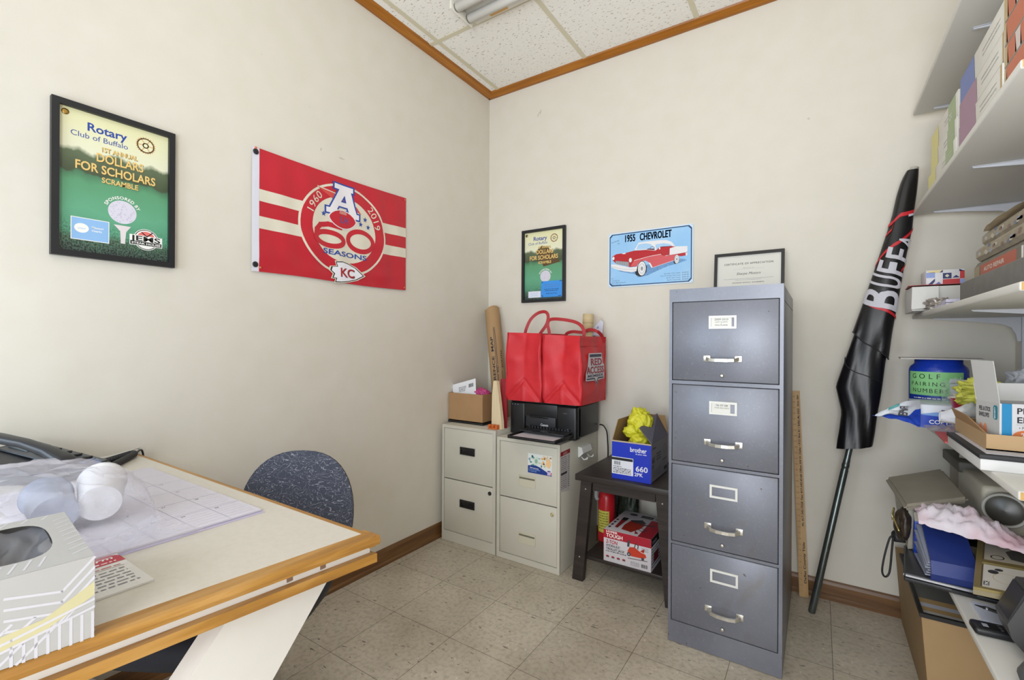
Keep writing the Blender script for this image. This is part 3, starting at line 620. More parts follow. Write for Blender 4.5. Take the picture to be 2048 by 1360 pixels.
gx0, gx1, gf, gk, gt = 1.360, 1.737, -.69, -.052, 1.3335
b = MB(); b.box((gx0, gf+.02, .002), (gx1, gk, gt), GS, .004); ft = .02
b.box((gx0, gf, .002), (1.3705, gf+ft, gt), GS).box((1.7255, gf, .002), (gx1, gf+ft, gt), GS)
zs = [(.992, 1.283), (.688, .975), (.384, .674), (.084, .370)]
edges = [gt]+[z for p in zs for z in (p[1]+.002, p[0]-.002)]+[.002]
for k in range(0, len(edges), 2): b.box((1.3705, gf, edges[k+1]), (1.7255, gf+ft, edges[k]), GS)
b.box((1.3705, gf+ft-.003, .08), (1.7255, gf+ft, 1.29), GAP)
b.box((gx1-.0005, gf+.022, 1.277), (gx1+.0006, gk-.01, 1.2785), GAP)
b.build('body', G)
LBL = [('2009-2010', 'LAST AUDITS', '&', 'MVS PLANS'), ('06-07-08', 'STAR RECORDS'), None, None]
for k, (z0, z1) in enumerate(zs):
    d = MB().box((1.3725, gf-.001, z0), (1.7235, gf+.015, z1), GS, .003).build('drawer', G)
    cx, cz2 = 1.547+.003*k, z1-.077-.001*k
    lm = plane_map((cx-.046, gf-.0012, cz2-.0235), (1, 0, 0), (0, 0, 1)); LF = mat('#dcdbd6', .35)
    h = frame_mb(lm, .092, .047, .0075, .003, LF).build('label_holder', d)
    if LBL[k]:
        a = Art(plane_map((cx-.038, gf-.0018, cz2-.0165), (1, 0, 0), (0, 0, 1)), .07, .033, .00012); a.rect(0, 0, .068-.006*k, .033, mat('#d9d8d2', .6), 0)
        a.text(LBL[k][0], .034, .0235, .0068, INK, 1, False, 1.15); a.text(LBL[k][1], .034, .0155, .0042, INK, 1, False, 1.2)
        if k == 0: a.text('&', .034, .0105, .003, INK, 1); a.text('MVS PLANS', .034, .0035, .0055, INK, 1, False, 1.1)
        a.build('label_card', d)
    hz = z0+.083; hx = 1.547+.003*k
    h = MB()
    for sx in (-1, 1): h.box((hx+sx*.052-.012, gf-.004, hz-.011), (hx+sx*.052+.012, gf-.0011, hz+.011), CHR, .001)
    pts = [(hx-.052, gf-.004, hz), (hx-.05, gf-.016, hz-.002), (hx-.04, gf-.026, hz-.004), (hx-.02, gf-.031, hz-.005), (hx, gf-.032, hz-.005), (hx+.02, gf-.031, hz-.005), (hx+.04, gf-.026, hz-.004), (hx+.05, gf-.016, hz-.002), (hx+.052, gf-.004, hz)]
    h.tube(pts, .004, CHR, flat=(.0055, .0035, (0, 0, 1))); h.build('handle', d)
    MB().lathe([(.0065, 0), (.0065, .006), (.005, .008), (.002, .008)], (1.546+.002*k, gf-.001, z0+.022), CHR, (0, -1, 0), 16).build('thumb_latch', d)

# ================================================================== dark side table
ESP = wood('espresso_wood', '#231c1a', '#2c2422', '#382f2c', 0, .8, .45)
ST = thing('side_table', 'dark brown side table with splayed legs and a lower shelf between two cabinets', 'table', (1.10, -.27, 0))
MB().box((.878, -.502, .483), (1.322, -.028, .511), ESP, .002).build('tabletop', ST)
for sx in (-1, 1):
    for yy in (-.478, -.085):
        x0 = 1.10-.202 if sx < 0 else 1.10+.148; x1 = x0+.054; dx = .044*sx
        l = MB().prism([(x0, yy, .482), (x1, yy, .482), (x1+dx, yy, .001), (x0+dx, yy, .001)], (0, .03, 0), ESP).build('leg', ST)
        if yy < -.3:
            for z in (.44, .115): MB().lathe([(.004, 0), (.004, .001), (.001, .0012)], (x0+.027+dx*(.48-z)/.48, yy-.0002, z), mat('#b0aaa4', .3, .8), (0, -1, 0), 12).build('screw', l)
MB().box((.955, -.470, .438), (1.245, -.452, .482), ESP).build('apron', ST); MB().box((.955, -.08, .438), (1.245, -.062, .482), ESP).build('apron', ST)
MB().box((.900, -.447, .098), (1.300, -.087, .115), ESP, .002).build('lower_shelf', ST)
# ================================================================== things on the beige cabinets
CARD = mat('#a9845c', .75, var=.3, scale=14, hex2='#98744e'); CARDI = mat('#97774f', .85); CARDL = mat('#bc9c74', .75, var=.25, scale=10, hex2='#ab8a62')
bx = thing('cardboard_box', 'small open brown cardboard box of papers on the left beige cabinet', 'box', (.13, -.34, .66))
def open_box(root, x0, x1, y0, y1, z0, z1, m, mi, th=.004, name='body'):
    b = MB(); b.box((x0, y0, z0), (x1, y1, z0+th), m)
    for lo, hi in (((x0, y0), (x1, y0+th)), ((x0, y1-th), (x1, y1)), ((x0, y0+th), (x0+th, y1-th)), ((x1-th, y0+th), (x1, y1-th))): b.box((lo[0], lo[1], z0), (hi[0], hi[1], z1), m)
    e = .0005; i0, i1, j0, j1 = x0+th+e, x1-th-e, y0+th+e, y1-th-e
    for q in (((i0, j1), (i1, j1)), ((i1, j1), (i1, j0)), ((i0, j0), (i0, j1)), ((i0, j0), (i1, j0))): b.ngon([(q[0][0], q[0][1], z0+th+e), (q[1][0], q[1][1], z0+th+e), (q[1][0], q[1][1], z1-.001), (q[0][0], q[0][1], z1-.001)], mi)
    return b.build(name, root)
open_box(bx, .008, .258, -.404, -.262, .672, .832, CARD, CARDI)
tr = one(MB().box((.006, -.408, .6595), (.262, -.258, .6715), K, .003), 'black_tray', 'thin black tray under the small cardboard box', 'tray')
def sheet(pts, m, th=.0006):
    n = (Vector(pts[1])-Vector(pts[0])).cross(Vector(pts[2])-Vector(pts[0])).normalized(); return MB().prism(pts, n*th, m)
t = thing('envelope', 'white addressed envelope sticking out of the small cardboard box', 'envelope', (.10, -.33, .70))
eu = Vector((.955, .12, .27)); ev = Vector((-.25, .25, .93)); eO = Vector((.026, -.385, .765))
P4 = [eO, eO+eu*.165, eO+eu*.165+ev*.115, eO+ev*.115]; sheet(P4, mat('#e4e4e8', .6)).build('paper', t)
a = Art(plane_map(eO+eu.cross(ev)*.0012, eu, ev), .165, .115)
for k in range(4): a.scrib(.045, .10-.004*k, .082-.008*k, .004, INK, 1, k)
a.bars(.115, .070, .150, .092, INK, 1); a.build('address', t)
t = MB().blob((.19, -.325, .83), (.048, .035, .03), mat('#c0407e', .4, var=.5, scale=60, hex2='#8f2a5c'), 4, .35, 7, 4); one(t, 'pink_pouch', 'crumpled bright pink pouch poking out of the small cardboard box', 'pouch')
t = MB().prism([(.262+.004*k, -.300+.004*k, .80) for k in (0, 1)]+[(.266+.0, -.29, .80)], (0, 0, .01), CARD); t.bm.free()
# orange plastic clip
o = MB(); OR = mat('#c8642a', .45); o.box((.338, -.462, .6602), (.398, -.438, .668), OR, .001)
for x in (.338, .362, .384): o.box((x, -.462, .667), (x+.014, -.438, .684), OR, .0015)
o.tube([(.352, -.463, .675), (.362, -.466, .678), (.376, -.463, .675)], .003, OR); one(o, 'orange_clip', 'small orange plastic clip on the front edge of the left beige cabinet', 'clip')
# pale wooden wedge and dark red folder behind it
PINE = wood('pale_pine', '#d8c39c', '#e0cda8', '#e8d8b8', 2, .6, .6)
o = MB(); o.prism([(.336, -.425, .6602), (.414, -.44, .6602), (.411, -.438, .70), (.384, -.428, .84), (.368, -.424, .918), (.346, -.423, .918), (.338, -.424, .84)], (.003, .02, 0), PINE); one(o, 'wooden_wedge', 'pale pine wedge standing on end between the cardboard box and the printer', 'wedge')
o = MB(); o.prism([(.372, -.392, .6602), (.415, -.392, .6602), (.413, -.390, .93), (.385, -.39, .932), (.370, -.39, .925)], (.0, .005, 0), mat('#8f1f28', .5)); one(o, 'red_folder', 'dark red folder standing behind the pale wooden wedge', 'folder')
# rolled map tube in the corner
tb = thing('map_tube', 'long brown cardboard map tube lettered REFERENCE MAP leaning in the corner', 'tube', (.165, -.16, .66))
KR = mat('#ab8a62', .7, var=.25, scale=8, hex2='#9a7a54')
a0 = Vector((.225, -.165, .672)); a1 = Vector((.071, -.062, 1.352)); tr_ = .046; d = (a1-a0).normalized()
b = MB(); n = 28; q = Vector((0, 0, 1)).rotation_difference(d).to_matrix(); L_ = (a1-a0).length
ring = lambda r, h, cut=0: [a0+q @ Vector((r*math.cos(2*math.pi*k/n), r*math.sin(2*math.pi*k/n), h-cut*(1-abs(math.cos(2*math.pi*k/n+.5)))*.022)) for k in range(n)]
b.loft([ring(tr_, 0), ring(tr_, L_-.03), ring(tr_, L_, 1)], KR, cap=False); b.loft([ring(tr_-.004, L_, 1), ring(tr_-.004, L_-.25)], CARDI, cap=False); b.loft([ring(tr_-.004, L_, 1), ring(tr_, L_, 1)], KR, cap=False); b.ngon(ring(tr_, .001), KR); b.build('tube', tb)
view = (Vector((1.8361, -2.502, 1.13))-a0); vs = (view-d*view.dot(d)).normalized(); sd = vs.cross(d)
a = Art(lambda u, v, h: a0+d*u+(vs*math.cos(v/tr_)+sd*math.sin(v/tr_))*(tr_+.0004+h), L_, .1, .0002, .02)
a.text('REFERENCE  MAP', .12, .012, .017, INK, 1, True, al='l', fit=.38); a.text('AND', .27, -.009, .013, INK, 1, True, al='l', fit=.045); a.text('SOUTH', .30, -.042, .013, INK, 1, True, al='l', fit=.11)
a.line([(.20, .003), (.56, .003)], .003, INK, 1); a.line([(.32, -.005), (.56, -.005)], .003, INK, 1); a.line([(.10, .003), (.26, -.005)], .003, INK, 1); a.line([(.12, -.028), (.28, -.030)], .003, INK, 1)
a.build('lettering', tb)
# printer
pr = thing('printer', 'black inkjet printer with its paper tray out, under the red bags', 'printer', (.62, -.22, .632))
PB = mat('#17181b', .38, spec=.5); PB2 = mat('#0e0f11', .25); PG = mat('#232529', .5)
x0, x1, y0, y1, z0, z1 = .424, .822, -.372, -.085, .634, .808
b = MB(); b.box((x0, y0+.02, z0+.006), (x1, y1, z1), PB, .012, seg=3); b.box((x0, y0, z0), (x0+.092, y0+.06, z1-.002), PB, .008, seg=3); b.box((x1-.112, y0, z0), (x1, y0+.06, z1-.002), PB, .012, seg=3)
b.box((x0+.09, y0+.004, z1-.075), (x1-.11, y0+.04, z1-.003), PB, .002); b.build('body', pr)
MB().box((x0+.093, y0+.014, z0+.012), (x1-.113, y0+.022, z1-.07), PB2).build('output_slot', pr)
f = MB(); f.box((x0+.10, y0-.001, z1-.125), (x1-.118, y0+.02, z1-.068), PG, .002); f.box((.55, y0-.004, z1-.076), (.66, y0+.01, z1-.066), PB2, .002); f.build('front_cover', pr)
MB().box((x0+.002, y0+.004, z1-.001), (x1-.002, y1-.004, z1+.009), PB, .003).build('scanner_lid', pr)
b = MB(); b.box((.545, -.560, .652), (.800, y0+.02, .659), PB, .002); b.box((.540, -.572, .652), (.806, -.556, .664), PB, .002); b.box((.535, -.565, .652), (.546, -.375, .668), PB, .002); b.box((.797, -.565, .652), (.807, -.375, .668), PB, .002); b.build('paper_tray', pr)
MB().box((.556, -.548, .6594), (.788, -.372, .6625), mat('#c9c6cc', .6)).build('paper', pr)
b = MB(); b.box((.545, -.47, .672), (.80, y0+.02, .679), mat('#26272b', .35), .002); b.prism([(.62, -.474, .6795), (.72, -.474, .6795), (.70, -.45, .6795), (.64, -.45, .6795)], (0, 0, .002), PB2)
for k in range(14): b.box((.55+.0175*k, -.385, .6795), (.560+.0175*k, -.36, .690), PG)
b.build('output_tray', pr)
a = Art(plane_map((x0, y0-.0015, z0), (1, 0, 0), (0, 0, 1)), .4, .17); a.text('Canon', .215, .058, .0125, mat('#cfd2d6', .4), 1, True, 1.0); a.text('MX490', .335, .132, .005, mat('#7f8590', .4), 1); a.rect(.348, .040, .362, .056, mat('#c9ccd0', .4), 1); a.rect(.351, .043, .359, .053, PB, 2); a.rect(.356, .046, .362, .052, mat('#c9ccd0', .4), 3)
for k in range(3): a.ell((.015+.018*k, .160), .003, .002, mat('#8fa0b8', .4), 1, 10)
a.build('badge', pr)
cd = MB(); pts = [(.828, -.09, .68), (.845, -.075, .672), (.862, -.07, .64), (.866, -.065, .58), (.862, -.05, .52), (.850, -.03, .44), (.835, -.024, .30), (.815, -.020, .16)]
def smooth(pts, k=5):
    P = [Vector(p) for p in pts]; out = []
    for i in range(len(P)-1):
        p0, p1, p2, p3 = P[max(i-1, 0)], P[i], P[i+1], P[min(i+2, len(P)-1)]
        for j in range(k):
            t = j/k; out.append(.5*((2*p1)+(p2-p0)*t+(2*p0-5*p1+4*p2-p3)*t*t+(3*p1-p0-3*p2+p3)*t**3))
    return out+[P[-1]]
cd.tube(smooth(pts), .0038, K); one(cd, 'power_cord', 'black cord hanging down the wall behind the printer', 'cord')
# two red bags
def redbag(nt, N, L, b):
    tc = N('ShaderNodeTexCoord'); n = N('ShaderNodeTexNoise'); n.inputs['Scale'].default_value = 9; n.inputs['Detail'].default_value = 5; L(tc.outputs['Object'], n.inputs[0])
    r = ramp(N, [(.3, '#c0202a'), (.7, '#cf2c34')]); L(n.outputs[0], r.inputs[0]); L(r.outputs[0], b.inputs['Base Color'])
    v = N('ShaderNodeTexVoronoi'); v.inputs['Scale'].default_value = 420; L(tc.outputs['Object'], v.inputs[0]); bp = N('ShaderNodeBump'); bp.inputs['Strength'].default_value = .12; bp.inputs['Distance'].default_value = .001
    L(v.outputs[0], bp.inputs['Height']); L(bp.outputs[0], b.inputs['Normal'])
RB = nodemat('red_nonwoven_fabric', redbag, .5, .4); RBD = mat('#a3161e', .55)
def bag(root, xa, xb, ya, yb, z0, h, seed, sag, handles, flare=0):
    """box-shaped shopping bag, its folded gusset facing the room (-y)"""
    b = MB(); nz_ = 28
    def pt(side, s, q):
        s_ = s; z = z0+h*q; bul = math.sin(math.pi*min(1, q*1.1))*.008
        k = noise.noise(Vector((s*3+side*5+seed, q*4, seed)))*.013*min(1, q*4)*(1 if q < .97 else .6)
        tx = flare*q
        if side == 0:   # gusset, pushed in along its middle, folded bottom triangle
            m = 1-abs(2*s-1); fold = .030*m*max(0, (q-.10))*1.2+.011*max(0, 1-abs(q-.30+.6*abs(s-.5))/.06)-.006*max(0, 1-abs(s-.5)/.05)*(q < .3)
            return Vector((xa+(xb-xa)*s-tx*(1-s)*.6+tx*s*.2, ya+fold+k-bul*.5, z-sag*s*q*.3))
        if side == 1: return Vector((xb+bul*.8+k+tx*.2-.006*q, ya+(yb-ya)*s, z-sag*.3*q+.012*q*s*0))
        if side == 2: return Vector((xb+(xa-xb)*s+tx*.2*(1-s)-tx*.6*s, yb-bul*.3+k, z-sag*q*.3*(1-s)))
        return Vector((xa-bul*.6+k-tx*.6, yb+(ya-yb)*s, z))
    rings = []; ns = (28, 20, 8, 8)
    for j in range(nz_*2+1):
        q = j/(nz_*2); rings.append([pt(sd, i/ns[sd], q) for sd in range(4) for i in range(ns[sd])])
    b.loft(rings, RB, cap=False); b.ngon(rings[0][::-1], RB); b.build('bag_body', root)
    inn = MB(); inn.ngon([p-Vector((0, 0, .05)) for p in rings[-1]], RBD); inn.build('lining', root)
    sm = MB()
    for sd in range(4):
        e = [pt(sd, 0, q/12) for q in range(13)]; sm.tube(e, .0025, RB, 6)
    sm.build('seam', root)
    for hp in handles: MB().tube(smooth(hp), 0, RBD, flat=(.0085, .0012, None)).build('handle', root)
zb = .8185
b1 = thing('shopping_bag', 'left red shopping bag on the printer, tall loop handle raised', 'bag', (.53, -.24, zb), 'red shopping bags')
bag(b1, .418, .634, -.405, -.10, zb, .365, 1.3, .02, [[(.47, -.30, 1.17), (.482, -.30, 1.21), (.505, -.29, 1.26), (.545, -.28, 1.292), (.59, -.28, 1.296), (.607, -.28, 1.27), (.598, -.285, 1.225), (.565, -.29, 1.18), (.55, -.29, 1.15)]], -.012)
b2 = thing('shopping_bag', 'right red shopping bag on the printer, with the red and navy lettered badge', 'bag', (.75, -.24, zb), 'red shopping bags')
bag(b2, .651, .862, -.408, -.095, zb, .352, 4.1, .03, [[(.648, -.33, 1.14), (.640, -.33, 1.19), (.632, -.33, 1.225), (.645, -.33, 1.25), (.70, -.33, 1.252), (.78, -.32, 1.238), (.822, -.32, 1.215), (.838, -.32, 1.18), (.832, -.32, 1.14)],
    [(.655, -.16, 1.15), (.66, -.165, 1.178), (.70, -.17, 1.19), (.76, -.17, 1.186), (.80, -.17, 1.20), (.845, -.17, 1.19), (.858, -.14, 1.168), (.864, -.12, 1.13)]], 0)
bm_ = lambda u, v, h: Vector((.8625+.0085*math.sin(math.pi*min(1, (v+.0)/.352*1.1))*.8+.0045-.006*v/.352+h, -.408+u, zb+v))
a = Art(bm_, .3, .35, .0004, .02); ox, oy = .075, .135; a.aff = lambda u, v: (.036+(u-.075)*1.28, .092+(v-.113)*.80); NV = mat('#1f2240', .5); GW = mat('#c9c4cc', .5); DR = mat('#a01c2c', .5)
P = lambda *q: [(ox+x, oy+y) for x, y in q]
a.poly(P((.035, .185), (.165, .185), (.170, .115), (.185, .110), (.185, .015), (.120, .010), (.102, -.022), (.085, .008), (.0, .012), (.0, .055), (.018, .10)), GW, 1)
a.poly(P((.042, .178), (.160, .178), (.160, .160), (.042, .160)), NV, 2); a.text('RED', ox+.105, oy+.108, .045, NV, 2, True, fit=.118); a.text('RED', ox+.104, oy+.109, .043, DR, 3, True, fit=.112)
a.text('ACCESS', ox+.095, oy+.056, .045, NV, 2, True, fit=.172); a.text('ACCESS', ox+.095, oy+.057, .043, DR, 3, True, fit=.166)
a.text('MEMBER', ox+.095, oy+.032, .018, NV, 2, True, fit=.16); a.poly(P((.008, .027), (.085, .027), (.102, -.004), (.118, .027), (.178, .027), (.178, .018), (.122, .018), (.102, -.017), (.082, .018), (.008, .018)), NV, 2)
a.build('logo', b2)
t = MB(); t.lathe([(.029, 0), (.029, .05), (.0292, .051), (.030, .052), (.030, .10), (.026, .101), (.026, .06)], (.772, -.13, 1.187), mat('#cbb68c', .6), (.03, .02, 1), 24); t.lathe([(.0296, .0), (.0296, .0015)], (.7735, -.129, 1.237), mat('#7d7056', .6), (.03, .02, 1), 24); t.cyl((.766, -.138, .95), (.772, -.13, 1.19), .028, mat('#cbb68c', .6))
one(t, 'cardboard_roll', 'cream cardboard roll standing up behind the right red bag', 'roll')
o = thing('folded_map', 'folded blue and white paper sticking up behind the right red bag', 'paper', (.835, -.10, 1.10))
sheet([(.755, -.080, 1.17), (.822, -.045, 1.17), (.826, -.04, 1.245), (.812, -.045, 1.258), (.755, -.080, 1.18)], mat('#cfcfe0', .6), .004).build('sheet', o)
a = Art(plane_map((.755, -.0825, 1.10), (.068, .036, 0), (0, 0, 1)), .07, .15); a.poly([(.012, .07), (.055, .125), (.06, .10), (.018, .05)], mat('#8f93c4', .6), 1); a.line([(.01, .05), (.06, .085)], .003, INK, 2); a.line([(.03, .02), (.055, .07)], .003, mat('#a8a8cc', .6), 2); a.build('print', o)
# ================================================================== things on and under the side table
bb = thing('carton', 'open blue toner carton marked 660 on the dark side table', 'box', (1.13, -.33, .511)); BB = mat('#1730b4', .38); WB = mat('#8f8b90', .45)
x0, x1, y0, y1, z0, z1 = 1.045, 1.225, -.462, -.195, .5112, .685
open_box(bb, x0, x1, y0, y1, z0, z1, WB, CARDI, .003)
Fl = MB(); Fl.prism([(x0, y0, z1), (x0, y1, z1), (x0+.012, y1, z1+.085), (x0+.012, y0+.04, z1+.09)], (.003, 0, 0), CARDI); Fl.build('flap', bb, 'brown inner flap standing up')
f2 = MB(); fo = [(x1, y0+.003, z1), (x1-.075, y0+.06, z1+.055), (x1-.06, y1+.02, z1+.095), (x1+.0, y1, z1)]; f2.prism(fo, (.002, .0, .002), mat('#5d5c6c', .5)); f2.build('flap', bb, 'grey printed flap folded inward')
f3 = MB(); f3.prism([(x0, y1, z1), (x1, y1, z1), (x1-.02, y1+.015, z1+.09), (x0+.02, y1+.015, z1+.09)], (0, .003, 0), CARDI); f3.build('flap', bb)
a = Art(plane_map((x0, y0-.0004, z0), (1, 0, 0), (0, 0, 1)), .18, .174); a.rect(0, 0, .18, .174, BB, 0); a.rect(0, .168, .18, .174, mat('#b9a88a', .7), 1); SW_ = mat('#dcdde6', .4)
a.text('brother', .122, .131, .021, SW_, 1, True, fit=.075); a.text('at your side', .135, .121, .006, SW_, 1, True, fit=.05)
a.rect(.0, .022, .100, .100, SW_, 1); a.rect(0, .085, .098, .097, K, 2); a.bars(.010, .064, .042, .080, INK, 2); a.scrib(.008, .045, .055, .004, INK, 2, 1)
for k in range(4): a.scrib(.006, .09, .047-.0065*k, .0038, INK, 2, k+2)
a.text('660', .138, .047, .024, SW_, 1, True, fit=.055); a.text('2PK', .124, .025, .016, SW_, 1, True, fit=.038)
a.build('front_print', bb)
a = Art(plane_map((x1+.0004, y0, z0), (0, 1, 0), (0, 0, 1)), .27, .174); DG = mat('#3f3c42', .5)
a.text('brother', .045, .145, .012, DG, 1, True); a.text('660', .012, .085, .028, DG, 1, True, .7, al='l'); a.text('2PK', .012, .062, .016, DG, 1, True, .8, al='l')
for k in range(3): a.scrib(.08, .15, .115-.013*k, .007, DG, 1, k)
a.ring((.21, .12), .018, .022, .002, DG, 1); a.scrib(.17, .25, .07, .006, DG, 1, 8); a.rect(.20, .02, .25, .035, DG, 1)
for k in range(6): a.scrib(.012, .15, .05-.006*k, .0025, mat('#6a676e', .5), 1, k+20)
a.build('side_print', bb)
yb = MB(); YL = mat('#d8d436', .5, var=.25, scale=30, hex2='#c2bd20'); 
yb.blob((1.128, -.32, .745), (.055, .05, .075), YL, 5, .32, 6, 2); yb.blob((1.150, -.37, .675), (.045, .06, .035), YL, 4, .28, 6, 6); yb.blob((1.10, -.365, .715), (.035, .03, .03), YL, 4, .3, 7, 9); one(yb, 'yellow_bag', 'crumpled bright yellow plastic bag stuffed in the blue toner carton', 'bag')
jk = thing('carton', 'red and white trolley jack carton on the lower shelf of the side table', 'box', (1.11, -.30, .1155)); x0, x1, y0, y1, z0, z1 = 1.000, 1.222, -.4465, -.155, .1156, .262
WJ = mat('#cdc7cc', .5); RJ = mat('#a8142c', .45)
MB().box((x0, y0, z0), (x1, y1, z1), WJ, .0015).build('body', jk)
W, H = x1-x0, z1-z0
def jack(a, u, v, s, l):
    J = lambda *q: [(u+x*s, v+y*s) for x, y in q]; JR = mat('#c23a22', .45)
    a.poly(J((0, .25), (.12, .5), (.4, .55), (.75, .35), (1, .3), (1.05, .15), (.9, .05), (.2, .02)), JR, l); a.poly(J((-.02, .5), (.1, .5), (.14, .85), (.0, .85)), DG, l); a.poly(J((.70, .4), (.95, .6), (.92, .35)), JR, l)
    a.ell((u+.08*s, v+.1*s), .11*s, .11*s, DG, l+1, 16); a.ell((u+.08*s, v+.1*s), .04*s, .04*s, GW, l+2, 10); a.ell((u+.85*s, v+.02*s), .08*s, .08*s, DG, l+1, 14); a.line(J((.4, .55), (.45, .75), (.6, .7), (.58, .5)), .05*s, DG, l+1)
a = Art(plane_map((x0, y0-.0004, z0), (1, 0, 0), (0, 0, 1)), W, H); a.poly([(0, .108), (W, .108), (W, H), (0, H)], RJ, 1)
a.text('HYPER', .012, .134, .010, PW, 2, True, al='l', fit=.055); a.text('TOUGH', .013, .114, .017, PW, 2, True, al='l', fit=.08); a.text('2-TON', .012, .085, .017, RJ, 2, True, al='l', slant=.2, fit=.055)
a.text('HYDRAULIC', .012, .070, .011, INK, 2, True, al='l', slant=.2, fit=.068); a.text('TROLLEY JACK', .012, .055, .011, INK, 2, True, al='l', slant=.2, fit=.088); a.scrib(.012, .11, .047, .004, INK, 2, 3)
for k in range(4): a.ell((.02+.026*k, .025), .008, .004, RJ, 2, 12); a.ell((.017+.026*k, .022), .003, .003, DG, 3, 8); a.ell((.024+.026*k, .022), .003, .003, DG, 3, 8)
jack(a, .115, .05, .082, 2); a.line([(.118, .040), (.205, .046)], .004, mat('#7d6f74', .5), 2)
for k in range(3): a.scrib(.18, .21, .098-.006*k, .003, GREYINK, 2, k)
a.bars(.178, .012, .208, .028, INK, 2)
for k in range(4): a.scrib(.13, .17, .026-.005*k, .003, GREYINK, 2, k+5)
a.build('front_print', jk)
a = Art(plane_map((x0, y0, z1+.0004), (1, 0, 0), (0, 1, 0)), W, y1-y0); D = y1-y0
a.rect(W*.72, 0, W, D*.75, RJ, 1); a.poly([(.035, .05), (.05, .045), (.055, .17), (.03, .17)], mat('#8f2424', .5), 2); a.rect(.03, .15, .056, .19, K, 3)
a.poly([(.07, .04), (.12, .03), (.145, .09), (.15, .15), (.11, .19), (.075, .17), (.065, .10)], mat('#a32c1c', .5), 2); a.poly([(.07, .17), (.12, .20), (.15, .165), (.13, .15), (.09, .15)], DG, 3); a.line([(.13, .14), (.19, .15)], .012, DG, 3); a.line([(.135, .08), (.165, .06), (.175, .09), (.145, .1)], .005, DG, 3); a.poly([(.13, .06), (.155, .03), (.14, .02)], mat('#a32c1c', .5), 3)
for k in range(4): a.ell((.014, .04+.035*k), .006, .011, DG, 2, 12)
a.rect(.10, .23, .16, .265, DG, 2); a.ell((.06, .25), .02, .015, DG, 2); a.scrib(.17, .21, .24, .012, DG, 2, 2)
a.build('top_print', jk)
a = Art(plane_map((x1+.0004, y0, z0), (0, 1, 0), (0, 0, 1)), D, H); a.rect(0, .11, D, H, K, 1); a.text('TOUGH', .05, .118, .014, GW, 2, True)
for k in range(7): a.scrib(.01, .20, .095-.013*k, .006, INK, 1, k)
a.rect(.04, .03, .11, .07, mat('#7d2430', .5), 2); a.build('side_print', jk)
ex = thing('fire_extinguisher', 'red fire extinguisher standing behind the side table legs', 'fire extinguisher', (.905, -.05, .11)); EX, EY = .925, -.225; RE = mat('#b81c26', .3)
MB().lathe([(.041, 0), (.043, .006), (.043, .215), (.038, .24), (.022, .258), (.016, .262), (.016, .275)], (EX, EY, .1156), RE, seg=28).build('cylinder', ex)
h = MB(); h.cyl((EX, EY, .388), (EX, EY, .41), .014, CHR); h.prism([(EX-.05, EY-.008, .41), (EX+.02, EY-.008, .41), (EX+.02, EY-.008, .418), (EX-.05, EY-.008, .425)], (0, .016, 0), CHR); h.prism([(EX-.055, EY-.007, .432), (EX+.01, EY-.007, .425), (EX+.01, EY-.007, .43), (EX-.055, EY-.007, .44)], (0, .014, 0), K); h.build('valve', ex)
h = MB(); h.tube(smooth([(EX-.01, EY-.015, .40), (EX-.03, EY-.045, .385), (EX-.036, EY-.05, .35), (EX-.03, EY-.046, .33)]), .010, mat('#a9a8ac', .4), 10); h.build('nozzle', ex)
a = Art(lambda u, v, h: Vector((EX+(.0435+h)*math.sin(u/.0435), EY-(.0435+h)*math.cos(u/.0435), .1156+v)), .1, .2, .0003, .008); a.rect(-.035, .05, .03, .16, mat('#c9c352', .5), 0)
for k in range(7): a.scrib(-.03, .026, .145-.013*k, .005, mat('#6a6420', .5), 1, k)
a.build('label', ex)
gb_ = MB(); gb_.blob((1.005, -.115, .27), (.05, .035, .13), mat('#1a201c', .5, var=.6, scale=120, hex2='#3f4a30'), 4, .3, 8, 3); one(gb_, 'dark_bundle', 'dark green black bundle behind the red fire extinguisher under the table', 'bundle')
# yardstick
ys = thing('yardstick', 'wooden yardstick standing against the wall beside the tall grey cabinet', 'yardstick', (1.785, -.06, 0))
yb0 = Vector((1.767, -.050, .001)); yt0 = Vector((1.728, -.006, .912)); ydir = (yt0-yb0).normalized(); yu = Vector((1, 0, ydir.x*-1)).normalized(); ym = plane_map(yb0, yu, ydir)
WY = wood('yardstick_wood', '#b08a5a', '#bd9866', '#c8a674', 2, .7, .5)
MB().prism([ym(0, 0, 0), ym(.036, 0, 0), ym(.036, .914, 0), ym(0, .914, 0)], ym(0, 0, -.004)-ym(0, 0, 0), WY).build('stick', ys)
a = Art(plane_map(ym(0, 0, .0002), yu, ydir), .036, .914)
for k in range(1, 36):
    v = .0254*k; a.line([(0, v), (.008, v)], .0008, INK, 1); a.text(str(k), .012, v-.003, .006, mat('#5a4630', .6), 1, rot=0)
    for j in range(1, 8): a.line([(0, v-.0254*j/8), (.003 if j % 2 else .005, v-.0254*j/8)], .0005, INK, 1)
for tx, v0, v1, s in (('Dallas County Title', .06, .24, .009), ('Ph: 417-345-7028  Fax: 417-345-8168', .31, .54, .008), ('Office: 504 W. Dallas', .545, .66, .008), ('\u2022 P.O. Box 41 \u2022', .665, .75, .008), ('Buffalo, Mo. 65622', .755, .835, .008), ('Since 1864', .845, .895, .008)):
    a.text(tx, .030, v0, s, INK, 1, True, al='l', rot=90, fit=v1-v0)
a.build('markings', ys)
